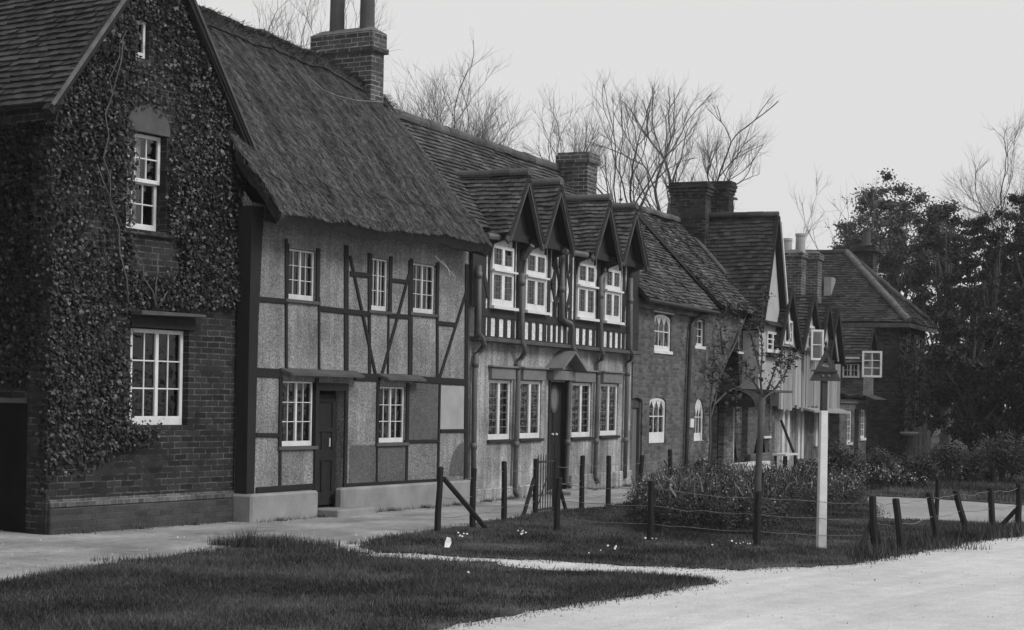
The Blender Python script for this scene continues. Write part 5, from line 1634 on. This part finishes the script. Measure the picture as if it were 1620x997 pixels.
M['limb'] = plain('bare limb bark', .05, .3, 6, .95, .2)
bare_tree(448, 60, -30, 'bare tree showing above the thatch left of the big brick chimney', 3, 8, .45, .075, brush=.9, span=75)
bare_tree(628, 66, 98, 'small bare tree just right of the big brick chimney', 4, 6, .34, .07, brush=.9, span=32)
bare_tree(738, 62, 85, 'wide bare tree above the tiled ridge between the two brick chimneys', 15, 8, .70, .13, .42, brush=.8, span=85)
bare_tree(850, 66, 148, 'slim bare tree just left of the four-gabled house chimney', 26, 2, .20, .11, .42, .05, brush=.8, span=36)
bare_tree(985, 60, 128, 'leaning bare tree right of the four-gabled house chimney', 84, 2, .10, .17, .3, -.10, brush=.8, span=32)
bare_tree(1034, 64, 112, 'tallest spreading bare tree above the pointed dormers', 83, 4, .36, .2, .34, brush=.8, span=85)
bare_tree(1258, 75, 262, 'thin bare tree behind the pale chimney pots', 41, 2, .08, .05, .35, brush=.9, span=20)
bare_tree(1296, 78, 285, 'low twiggy bare tree behind the sooty row chimneys', 47, 2, .08, .05, brush=.9, span=24)
bare_tree(1604, 72, 185, 'bare tree rising over the dark trees at the right edge', 36, 6, .45, .11, .4, brush=.9, span=65)


def leafy_tree(px, Z, ytop, ybot, wpx, n, size, label, seed, mat='leaf', trunk_r=.25, clumps=44, name='leafy_tree', group='trees beyond the houses', gap=1.0):
    rs = random.Random(seed)
    x = (px - CX) / FPX * Z
    hz = CY + ROLL * (px - CX)
    zt = CAM_H + (hz - ytop) / FPX * Z; zb = max(.3, CAM_H + (hz - ybot) / FPX * Z)
    rx = wpx / 2 / FPX * Z
    e = empty(name, (x, Z, 0), 0, label, 'tree', group)
    cz, rz = (zt + zb) / 2, (zt - zb) / 2
    C, R = [], []
    for k in range(clumps):
        while True:
            v = Vector((rs.uniform(-1, 1), rs.uniform(-1, 1), rs.uniform(-1, 1)))
            if .35 < v.length < 1: break
        s = rs.uniform(.12, .30) * min(rx, rz * 1.2) * gap
        f = 1 - s / max(rx, rz)
        C.append((v.x * rx * f * (1 - .25 * max(v.z, 0)), v.y * rx * f, cz + v.z * (rz - s * .6)))
        R.append((s * rs.uniform(.9, 1.4), s * 1.1, s * rs.uniform(.6, .9)))
    V, T = leaves(C, R, n, size, seed, flat=.55, soft=True)
    npmesh('crown', V, 4, M[mat], e, T)
    mb = MB()
    mb.tube([(0, 0, -.2), (.05, 0, zb * .5), (0, .1, cz - rz * .3), (.1, 0, cz + rz * .55)], [trunk_r, trunk_r * .8, trunk_r * .55, trunk_r * .12], 9)
    for c in rs.sample(C, min(len(C), 22)):
        z0 = rs.uniform(max(zb * .6, .4), max(cz, 1)) if c[2] > cz else rs.uniform(zb * .4, max(zb, .5))
        mid = Vector((c[0] * .45, c[1] * .45, (z0 + c[2]) / 2 + .1))
        mb.tube([(0, 0, z0), mid, c], [trunk_r * .34, trunk_r * .2, trunk_r * .06], 5)
    mb.build('trunk', M['bark'], e, smooth=True)
    return e


leafy_tree(1415, 84, 265, 560, 235, 70000, .075, 'tall round-topped leafy tree behind the hipped roof', 51, 'leaf', .3, clumps=150, gap=.72)
leafy_tree(1325, 88, 385, 560, 100, 12000, .08, 'low leafy tree behind the sooty row chimneys', 58, 'leaf', .2, clumps=24)
leafy_tree(1495, 74, 305, 640, 150, 40000, .065, 'dark leafy tree just right of the round-topped one', 52, 'leafdark', .25, clumps=110, gap=.75)
leafy_tree(1570, 60, 312, 620, 150, 30000, .05, 'open leafy tree with sky showing through near the right edge', 53, 'leafdark', .16, clumps=130, gap=.72)
leafy_tree(1660, 54, 280, 640, 190, 40000, .05, 'dark leafy tree cut off by the right edge', 54, 'leafdark', .2, clumps=130, gap=.85)
leafy_tree(1538, 53, 440, 735, 160, 34000, .055, 'dense dark evergreen standing right of the hipped house', 55, 'leafdark', .15, clumps=60)
leafy_tree(1580, 57, 500, 745, 180, 34000, .055, 'dense dark evergreen between the other two at the garden end', 56, 'leafdark', .15, clumps=60)
leafy_tree(1665, 52, 480, 750, 180, 30000, .055, 'dense dark evergreen at the right edge of the garden', 57, 'leafdark', .15, clumps=60)
leafy_tree(1750, 60, 250, 740, 220, 9000, .13, 'large leafy tree outside the right edge', 59, 'leafdark', .3, clumps=60)
leafy_tree(985, 70, 300, 420, 60, 1500, .06, 'small leafy treetop peeping over the tiles right of the four-gabled house chimney', 60, 'leaf', .1, clumps=40, gap=.8)
leafy_tree(1152, 72, 292, 420, 40, 800, .06, 'small treetop peeping out right of the double chimney', 61, 'leaf', .06, clumps=34, gap=.8)


leafy_tree(-420, 17.5, -300, 640, 420, 16000, .09, 'dark evergreen outside the left edge by the side gate', 62, 'leafdark', .2, clumps=60)  # out of view, added to cut skylight on the ivy house side wall
leafy_tree(1540, 95, 520, 730, 400, 9000, .2, 'dark thicket closing the view beyond the garden evergreens', 63, 'leafdark', .2, clumps=70)


leafy_tree(1537, 66, 335, 620, 110, 20000, .06, 'leafy tree filling the dip between the round-topped and open trees', 65, 'leafdark', .14, clumps=80, gap=.75)
leafy_tree(1612, 64, 292, 560, 130, 26000, .06, 'tall dark tree standing behind the open tree near the right edge', 66, 'leafdark', .16, clumps=90, gap=.85)
leafy_tree(1470, 76, 555, 700, 150, 12000, .08, 'dark bushy tree filling the gap beside the hipped house', 64, 'leafdark', .1, clumps=60)


def shrub(px, yb, yt, wpx, n, size, label, seed, mat='shrub', cat='shrub', name='shrub', group='garden shrubs', bloom=0, dep=None):
    g = gnd(px, yb)
    Z = g[1]
    k = 1 / FPX * Z
    h = (yb - yt) * k; rx = wpx / 2 * k; ry = dep or rx * .7
    rs = random.Random(seed)
    e = empty(name, (g[0], g[1] + ry, 0), 0, label, cat, group)
    C, R = [], []
    m = max(8, int(26 * rx))
    for q in range(m):
        a = rs.uniform(0, 6.28); rr = math.sqrt(rs.random())
        ch = h * (1 - .45 * rr ** 2) * rs.uniform(.35, .85)
        C.append((rx * rr * math.cos(a) * .85, ry * rr * math.sin(a) * .85, ch)); s = rs.uniform(.14, .26) * min(1, h * 1.4)
        R.append((s * 1.2, s, min(s * 1.2, ch * .9)))
    V, T = leaves(C, R, n, size, seed, flat=.4)
    V[:, 2] = np.maximum(V[:, 2], .01)
    npmesh('foliage', V, 4, M[mat], e, T)
    st = MB()
    for c in C[:16]: st.tube([(c[0] * .4, c[1] * .4, -.05), (c[0] * .8, c[1] * .8, c[2] * .6), c], [.018, .012, .005], 4)
    st.build('stems', M['bark'], e)
    if bloom:
        C2 = [(c[0] * 1.02, c[1] - .05, c[2] + .1) for c in C]
        V, T = leaves(C2, np.array(R) * 1.05, bloom, size * .8, seed + 1, flat=.7)
        npmesh('blossom', V, 4, M['bloom'], e, T)['kind'] = 'stuff'
    return e


SH = [(1335, 776, 705, 90, 4600, .026, 'dark rounded shrub behind the white signpost', 0), (1405, 764, 708, 80, 3800, .026, 'shrub below the low board fence at the end of the row', 0),
      (1390, 778, 738, 70, 1500, .028, 'low pale-flowered shrub left of the back lawn', 260), (1452, 768, 712, 70, 3600, .026, 'rounded shrub before the bird bath', 0),
      (1440, 775, 745, 90, 1500, .025, 'low bushy border plant beside the back lawn', 160), (1515, 766, 690, 100, 4600, .028, 'large dark shrub at the middle of the garden border', 0),
      (1590, 770, 672, 110, 5000, .028, 'large dark shrub toward the right end of the garden border', 0), (1545, 768, 735, 90, 1300, .026, 'low leafy border plant under the large dark shrubs', 120),
      (1655, 772, 680, 110, 4400, .028, 'dark shrub cut by the right edge', 0), (1290, 764, 728, 60, 1400, .03, 'low shrub against the plank wall', 0),
      (1056, 756, 730, 56, 1300, .022, 'pale feathery plant against the brick cottage wall', 500), (1110, 757, 728, 46, 1100, .028, 'low plant beside the drainpipe of the brick cottage', 60)]
for i, (px, yb, yt, w_, n, s, lb, bl) in enumerate(SH): shrub(px, yb, yt, w_, n, s, lb, 80 + i, 'shrub', bloom=bl)


M['upright'] = leaf_mat('upright leaf', .06, .9, .55, .35)


def flower_bed(poly, h, n, size, label, seed, nb):
    P = np.array(G_(poly)); r = np.random.default_rng(seed)
    c = P.mean(0)
    e = empty('flower_bed', (c[0], c[1], 0), 0, label, 'flower bed')
    lo, hi = P.min(0), P.max(0)
    def pts(k):
        out = np.zeros((0, 2))
        while len(out) < k:
            X = r.uniform(lo[0], hi[0], k); Y = r.uniform(lo[1], hi[1], k)
            ok = inpoly(P, X, Y); out = np.vstack([out, np.stack([X[ok], Y[ok]], 1)])
        return out[:k]
    MB().add([(p[0] - c[0], p[1] - c[1], .028) for p in P], [tuple(range(len(P)))]).build('soil', M['soil'], e)
    q = pts(260)
    hh = h * r.uniform(.55, 1.05, 260)
    C = np.stack([q[:, 0] - c[0], q[:, 1] - c[1], hh * .55], 1)
    R = np.stack([np.full(260, .13), np.full(260, .13), hh * .46], 1)
    V, T = leaves(C, R, n, size, seed, flat=.26, up=.2)
    V[:, 2] = np.maximum(V[:, 2], .03)
    npmesh('foliage', V, 4, M['shrub'], e, T)
    B = pts(380); a = r.uniform(0, 6.28, 380); k = r.uniform(.006, .014, 380); zt = h * r.uniform(.85, 1.1, 380)
    bx, by = B[:, 0] - c[0], B[:, 1] - c[1]; lx, ly = r.normal(0, .05, 380), r.normal(0, .05, 380); ca, sa = np.cos(a) * k, np.sin(a) * k
    W = np.stack([np.stack([bx - ca, by - sa, zt * .72], 1), np.stack([bx + ca, by + sa, zt * .72], 1), np.stack([bx + lx + ca, by + ly + sa, zt * .9], 1), np.stack([bx + lx * 1.3, by + ly * 1.3, zt], 1)], 1)
    npmesh('upright_leaves', W.reshape(-1, 3), 4, M['upright'], e)
    C2 = np.stack([q[:, 0] - c[0], q[:, 1] - c[1], hh * .95], 1)
    R2 = np.stack([np.full(260, .12), np.full(260, .12), np.full(260, .1)], 1)
    V, T = leaves(C2, R2, nb, size * .62, seed + 2, flat=.8, up=.1)
    npmesh('blossom', V, 4, M['bloom'], e, T)['kind'] = 'stuff'
    return e


flower_bed([(995, 836), (1010, 846), (1080, 851), (1170, 853), (1230, 848), (1246, 836), (1225, 824), (1100, 818), (1010, 822)], .68, 44000, .022, 'dense clump of leafy flowers in the round bed on the lawn, nearest the road', 71, 900)
flower_bed([(1040, 790), (1190, 798), (1240, 816), (1330, 822), (1378, 818), (1370, 796), (1300, 780), (1150, 772), (1060, 776)], .58, 44000, .022, 'long flower bed behind the round one, reaching to the white signpost', 72, 1100)

# young tree in front of the cottages
g = gnd(1196, 858)
yt = empty('young_tree', (g[0], g[1], 0), 0, 'young pollarded tree with a straight stem and a few leafy shoots on the lawn', 'tree')
Z = g[1]; pz = lambda px, py, dy=0: at(px, py, Z + dy) - Vector((g[0], g[1], 0))
MB().tube([(0, 0, -.1), pz(1199, 760), pz(1203, 690), pz(1206, 628)], [.046, .042, .038, .042], 9).build('trunk', M['bark'], yt, smooth=True)
bm_ = MB()
limbs = [[(1206, 632, 0), (1203, 600, 0), (1206, 560, .05), (1204, 520, .05), (1209, 470, .05)], [(1206, 632, 0), (1216, 612, -.1), (1226, 585, -.1), (1236, 560, -.15)],
         [(1206, 632, 0), (1222, 620, .1), (1240, 596, .1), (1252, 570, .15)], [(1204, 590, 0), (1196, 560, .1), (1185, 520, .1)], [(1203, 620, 0), (1190, 600, -.1), (1172, 585, -.15)]]
C, R = [], []
for L_ in limbs:
    P_ = [pz(*p) for p in L_]
    bm_.tube(P_, [.015 - .010 * i / len(P_) for i in range(len(P_))], 5)
    for a, b in zip(P_[1:], P_[2:]):
        for k in range(3): C.append(tuple(a.lerp(b, k / 3))); R.append((.07, .07, .07))
    C.append(tuple(P_[-1])); R.append((.09, .09, .12))
bm_.build('limbs', M['bark'], yt)
V, T = leaves(C, R, 520, .024, 91, flat=.4, soft=True)
npmesh('crown', V, 4, M['shrub'], yt, T)

# shrub trained on the wall of the creeper cottage
ws = empty('wall_shrub', (*fD.w(fD.hit(1122, 745, -.2)[0], -.2), 0), fD.rz, 'shrub trained up the brick wall over the cottage door and eaves', 'climbing plant')
wx = fD.hit(1122, 745, -.2)[0]
sm = MB()
C, R = [], []
rs = random.Random(9)
f3 = lambda px, py, y=-.2: (fD.hit(px, py, y)[0] - wx, y + .2, fD.hit(px, py, y)[1])
for L_ in ([(1120, 750), (1124, 700), (1123, 665), (1130, 640), (1138, 600), (1144, 560)], [(1124, 690), (1123, 650), (1127, 610), (1130, 560)], [(1138, 600), (1150, 570), (1165, 540), (1180, 500)], [(1130, 640), (1150, 620), (1170, 612), (1190, 590)], [(1144, 560), (1140, 520), (1150, 495)]):
    sm.tube([f3(*p) for p in L_], [.03 - .022 * i / len(L_) for i in range(len(L_))], 6)
for (cx_, cy_, sx_, sy_, n) in ((1128, 590, 16, 40, 16), (1150, 600, 24, 36, 18), (1165, 625, 22, 18, 10), (1150, 545, 20, 26, 8), (1175, 490, 20, 14, 12), (1195, 505, 12, 22, 10), (1155, 492, 18, 8, 7), (1206, 480, 9, 16, 7), (1182, 570, 16, 30, 8), (1240, 575, 14, 16, 10), (1258, 560, 10, 14, 6)):
    for k in range(n):
        p = f3(cx_ + rs.gauss(0, sx_ * .5), cy_ + rs.gauss(0, sy_ * .5), rs.uniform(-.5, -.1) - (.5 if cx_ > 1195 else 0))
        C.append(p); R.append((.28, .12, .18))
V, T = leaves(C, R, 2500, .036, 92, flat=.4, soft=True)
npmesh('foliage', V, 4, M['shrub'], ws, T)
sm.build('stems', M['bark'], ws, smooth=True)


# ivy
def ivy(name, label, fr, poly, voids, n, size, seed, y0=-.02, y1=-.11, mat='ivy', parent=None, stems=(), extra=None, edge=3):
    r = np.random.default_rng(seed)
    P = np.array([fr.hit(*p, -.05) for p in poly])
    ox = P[:, 0].min()
    e = empty(name, (*fr.w(ox), 0), fr.rz, label, 'climbing plant')
    lo, hi = P.min(0), P.max(0)
    X = r.uniform(lo[0], hi[0], n * 4); Z = r.uniform(lo[1], hi[1], n * 4)
    jx, jz = X + r.normal(0, .04, len(X)), Z + r.normal(0, .05, len(X))
    ok = inpoly(P, jx, jz)
    for v in voids: ok &= ~((jx > v[0]) & (jx < v[1]) & (jz > v[2]) & (jz < v[3]))
    dn = vnoise(X, Z, 2.2, seed + 3)
    ok &= r.random(len(X)) < np.clip(.75 + .55 * dn, .12, 1)
    X, Z, dn = X[ok][:n], Z[ok][:n], dn[ok][:n]
    m = len(X)
    Y = y0 + (y1 - y0) * r.random(m) * np.clip(.7 + .5 * dn, .2, 1.2)
    if extra is not None:
        X = np.concatenate([X, extra[:, 0]]); Y = np.concatenate([Y, extra[:, 1]]); Z = np.concatenate([Z, extra[:, 2]]); m = len(X)
    Pp = np.stack([X - ox, Y, Z], 1)
    nn = np.array([0, -1.0, .45]) + r.normal(0, .42, (m, 3)); nn /= np.linalg.norm(nn, axis=1)[:, None]
    t = np.array([0, -.2, -1.0]) + r.normal(0, .45, (m, 3)); t -= nn * (t * nn).sum(1)[:, None]; t /= np.linalg.norm(t, axis=1)[:, None]
    b = np.cross(nn, t)
    s = (size * (.45 + 1.1 * r.random(m) ** 1.6))[:, None]
    V = np.stack([Pp + t * s, Pp + b * s * .75 - t * s * .15, Pp + b * s * .3 - t * s * .6, Pp - b * s * .3 - t * s * .6, Pp - b * s * .75 - t * s * .15], 1)
    tone = np.clip(.4 + r.normal(0, .25, m) + .15 * vnoise(X, Z, 1.5, seed + 8), 0, 1.4)
    npmesh('leaves', V.reshape(-1, 3), 5, M[mat], e, tone)
    sm = MB()
    for L_ in stems:
        pts = [(fr.hit(*p, -.04)[0] - ox, -.075 - .03 * (i % 2), fr.hit(*p, -.04)[1]) for i, p in enumerate(L_)]
        sm.tube(pts, [.011 - .006 * i / len(pts) for i in range(len(pts))], 5)
    if stems: sm.build('stems', M['stem'], e, smooth=True)
    return e


r2 = np.random.default_rng(5)
side = np.stack([-.02 - .10 * r2.random(19000), r2.random(19000) ** 1.0 * 3.0, 4.75 - 4.3 * r2.random(19000) ** 1.2], 1)
side = side[(side[:, 2] > 1.7) | (side[:, 1] < .12)]
v1 = (rLow[0] + .03, rLow[1] + 2, rLow[2] - .02, rLow[3] + .28)
v2 = (rUp[0] + .09, rUp[1] + .03, rUp[2] - .04, rUp[3] + .03)
v3 = (rUp[0] - .02, rUp[1] + .1, rUp[3], rUp[3] + .32)
v4 = (rAt[0] - .02, rAt[1] + .03, rAt[2] - .06, rAt[3])
v5 = (rUp[0] + .1, rUp[1] + .25, rUp[2] - .55, rUp[2] - .02)
ivy('wall_ivy', 'glossy dark ivy smothering the gable of the nearest house', fA,
    [(72, 770), (92, 752), (130, 735), (180, 712), (235, 695), (262, 676), (205, 668), (206, 500), (215, 486), (250, 480), (300, 482), (385, 480), (388, 225), (360, 170), (310, 50), (268, -70), (240, -70), (205, 0), (160, 70), (105, 150), (92, 160), (80, 500)],
    [v1, v2, v3, v4, v5], 32000, .025, 7, extra=side,
    stems=[[(200, 480), (194, 440), (186, 400), (182, 360), (171, 320), (168, 280), (160, 250), (166, 215), (163, 180), (172, 150), (170, 125), (183, 90), (186, 70), (194, 50)], [(178, 330), (158, 290), (150, 260)], [(243, 488), (236, 462), (224, 440), (219, 415), (208, 395)], [(246, 488), (256, 466), (268, 452), (275, 430)], [(243, 488), (240, 455), (246, 432), (243, 402)], [(165, 180), (185, 100), (192, 62)]])
# creeper on the hipped house
rI = Off2(fD, 0, -.7)
ivy('wall_creeper', 'leafy creeper climbing the corner of the hipped house', fD if False else Frame(fD.w(XI, -.7), .44),
    [(1424, 700), (1420, 600), (1418, 540), (1440, 515), (1462, 540), (1470, 700)], [], 3400, .06, 17, y1=-.3, mat='shrub')

# board fence, bird bath at the end of the row
b0, b1 = gnd(1392, 722), gnd(1472, 724)
be = empty('board_fence', (*b0, 0), math.atan2(b1[1] - b0[1], b1[0] - b0[0]), 'low fence of weathered upright boards at the far end of the garden', 'fence')
Wb = math.hypot(b1[0] - b0[0], b1[1] - b0[1])
nb = 13
for k in range(nb):
    if k in (6,): continue
    x = Wb * k / nb
    MB().box(x, x + Wb / nb - .02, -.012, .012, 0, 1.0 + random.uniform(-.12, .1), 0, random.random()).build('board', M['plank'], be)
MB().box(0, Wb, .013, .05, .3, .37).build('rail', M['plank'], be)
MB().box(0, Wb, .013, .05, .75, .82).build('rail', M['plank'], be)
gbx = gnd(1438, 727)
bb = empty('bird_bath', (*gbx, 0), 0, 'small stone bird bath before the board fence', 'bird bath')
MB().lathe([(.22, 0), (.22, .08), (.12, .14), (.09, .4), (.1, .66), (.16, .72)], 14).build('pedestal', M['render'], bb, smooth=True)
MB().lathe([(.16, .721), (.27, .78), (.3, .83), (.3, .86), (.26, .85), (.1, .80), (0, .80)], 18).build('bowl', M['plinth'], bb, smooth=True)

# things by the cottage doors
pb = fD.w(fD.hit(1160, 748, -.5)[0], -.6)
bx = empty('planting_trough', (pb[0], pb[1], 0), fD.rz, 'low white trough beside the dark cottage doorway', 'trough')
MB().box(0, 2.3, -.15, .15, .1, .3).build('trough_body', M['whitedull'], bx, bevel=.01)
for x in (.15, 2.1): MB().box(x, x + .1, -.1, .1, -.05, .1).build('foot', M['whitedull'], bx)
bc = fD.w(fD.hit(1232, 742, -.9)[0], -.9)
bn = empty('bench', (bc[0], bc[1], 0), fD.rz, 'short wooden bench outside the plastered gable cottage', 'bench')
MB().box(0, 1.2, -.17, .17, .42, .47).build('seat', M['whitedull'], bn, bevel=.006)
for x in (.06, 1.08):
    for y in (-.13, .09): MB().box(x, x + .06, y, y + .05, -.02, .42).build('leg', M['beam'], bn)
pl = fD.w(fD.hit(1242, 735, -.5)[0], -.55)
po = MB().tube([(0, -.35, 0), (.1, .2, 1.25)], .035, 6).build('leaning_pole', M['beam'], None, loc=(pl[0], pl[1], 0))
po.rotation_euler = (0, 0, fD.rz)
tag(po, 'dark pole leaning on the plank wall beside the bench', 'pole')

# flowers and a scrap of paper on the grass
fl = None
random.seed(77)
spots = [(724, 852), (729, 856), (733, 854), (738, 855), (731, 859), (820, 848), (825, 850), (829, 849), (833, 852), (822, 853), (828, 854), (962, 873), (973, 872), (969, 877), (974, 875), (948, 879), (1022, 861), (1029, 862), (1037, 861), (1156, 866), (1163, 867), (1169, 868), (1175, 867), (1181, 869), (1187, 869), (1126, 872), (738, 917), (930, 884)]
for i, (px, py) in enumerate(spots):
    x, y = gnd(px, py)
    if fl is None:
        fl = empty('flower', (x, y, .045), 0, 'tiny white flower dotted in the short grass', 'flower', 'white flowers in the grass')
        hd_ = MB()
        for k in range(6):
            q = k * math.pi / 3
            c, s = math.cos(q), math.sin(q)
            hd_.add([(0, 0, .09), (.022 * c - .01 * s, .022 * s + .01 * c, .098), (.038 * c, .038 * s, .094), (.022 * c + .01 * s, .022 * s - .01 * c, .098)], [(0, 1, 2, 3)])
        hd_.lathe([(.010, .092), (.011, .108), (.004, .109)], 7)
        hd_.build('petals', M['petal'], fl)
        MB().tube([(0, 0, -.02), (.004, 0, .05), (0, 0, .095)], .002, 4).build('stem', M['grass'], fl)
        fl.rotation_euler = (.75, 0, .3); fl.scale = (.38, .38, .38)
        kids = list(fl.children)
    else:
        f = fl.copy(); COL.objects.link(f)
        f.location = (x, y, .045); f.rotation_euler = (random.uniform(.5, 1.1), random.uniform(-.3, .3), random.uniform(-.6, .9)); s = random.uniform(.25, .45); f.scale = (s, s, s)
        for k in kids:
            c = k.copy(); COL.objects.link(c); c.parent = f
g = gnd(708, 875)
pm = MB()
pm.add([(-.035, 0, 0), (.02, -.01, 0), (.04, .02, .05), (.03, .015, .10), (-.01, .02, .11), (-.03, .01, .05)], [(0, 1, 2, 5), (5, 2, 3, 4)])
tag(pm.build('paper_scrap', M['petal'], None, loc=(g[0], g[1], .06)), 'crumpled scrap of white paper lying on the lawn edge', 'paper')


# ================================================================== LIGHT, SKY, CAMERA
HAZE = .00045
w = bpy.data.worlds.new("World")
SC.world = w
w.use_nodes = True
nt = w.node_tree
bg = nt.nodes['Background']
SUN_EL, SUN_AZ = math.radians(42), math.radians(120)              # azimuth clockwise from +Y
sky = nt.nodes.new('ShaderNodeTexSky')
sky.sky_type = 'NISHITA'
sky.sun_disc = False
sky.sun_elevation = SUN_EL
sky.sun_rotation = SUN_AZ
sky.air_density, sky.dust_density = 1.0, 4.0
bw = nt.nodes.new('ShaderNodeRGBToBW')
nt.links.new(sky.outputs[0], bw.inputs[0])
mx = nt.nodes.new('ShaderNodeMix'); mx.data_type = 'FLOAT'         # even white overcast veil over the clear sky
mx.inputs[0].default_value = 0.88
nt.links.new(bw.outputs[0], mx.inputs[2])
mx.inputs[3].default_value = 8.2
nt.links.new(mx.outputs[0], bg.inputs['Color'])
bg.inputs['Strength'].default_value = 0.1
sun = bpy.data.lights.new('sun', 'SUN')
sun.energy = 2.2
sun.angle = math.radians(20)
sun.color = (1, 1, 1)
so = bpy.data.objects.new('sun', sun)
COL.objects.link(so)
sd = Vector((math.sin(SUN_AZ) * math.cos(SUN_EL), math.cos(SUN_AZ) * math.cos(SUN_EL), math.sin(SUN_EL)))
so.rotation_euler = (-sd).to_track_quat('-Z', 'Y').to_euler()

hz = MB().box(-151, 251, -61, 341, -1, 26).build('haze', bpy.data.materials.new('haze'))  # added volume that lifts the darks and fades far things
tag(hz, 'thin autumn mist over the whole street', 'haze', kind='stuff')
hm = hz.data.materials[0]; hm.use_nodes = True
hm.node_tree.nodes.remove(hm.node_tree.nodes['Principled BSDF'])
pv = hm.node_tree.nodes.new('ShaderNodeVolumePrincipled')
pv.inputs['Color'].default_value = (.95, .95, .95, 1)
pv.inputs['Density'].default_value = HAZE
hm.node_tree.links.new(pv.outputs[0], hm.node_tree.nodes['Material Output'].inputs['Volume'])

cam = bpy.data.cameras.new('camera')
co = bpy.data.objects.new('camera', cam)
COL.objects.link(co)
cam.sensor_width = 36
cam.lens = 36 * FPX / 1620
cam.shift_y = (CY - 498.5) / 1620
cam.clip_end = 2000
co.location = (0, 0, CAM_H)
co.rotation_euler = (math.pi / 2, -ROLL, 0)
SC.camera = co
SC.render.resolution_x, SC.render.resolution_y = 1024, 630
SC.view_settings.view_transform = 'Standard'
SC.view_settings.look = 'None'
SC.view_settings.gamma = 1
SC.view_settings.exposure = 0
SC.view_settings.use_curve_mapping = False
SC.render.engine = 'CYCLES'
SC.cycles.transparent_max_bounces = 12
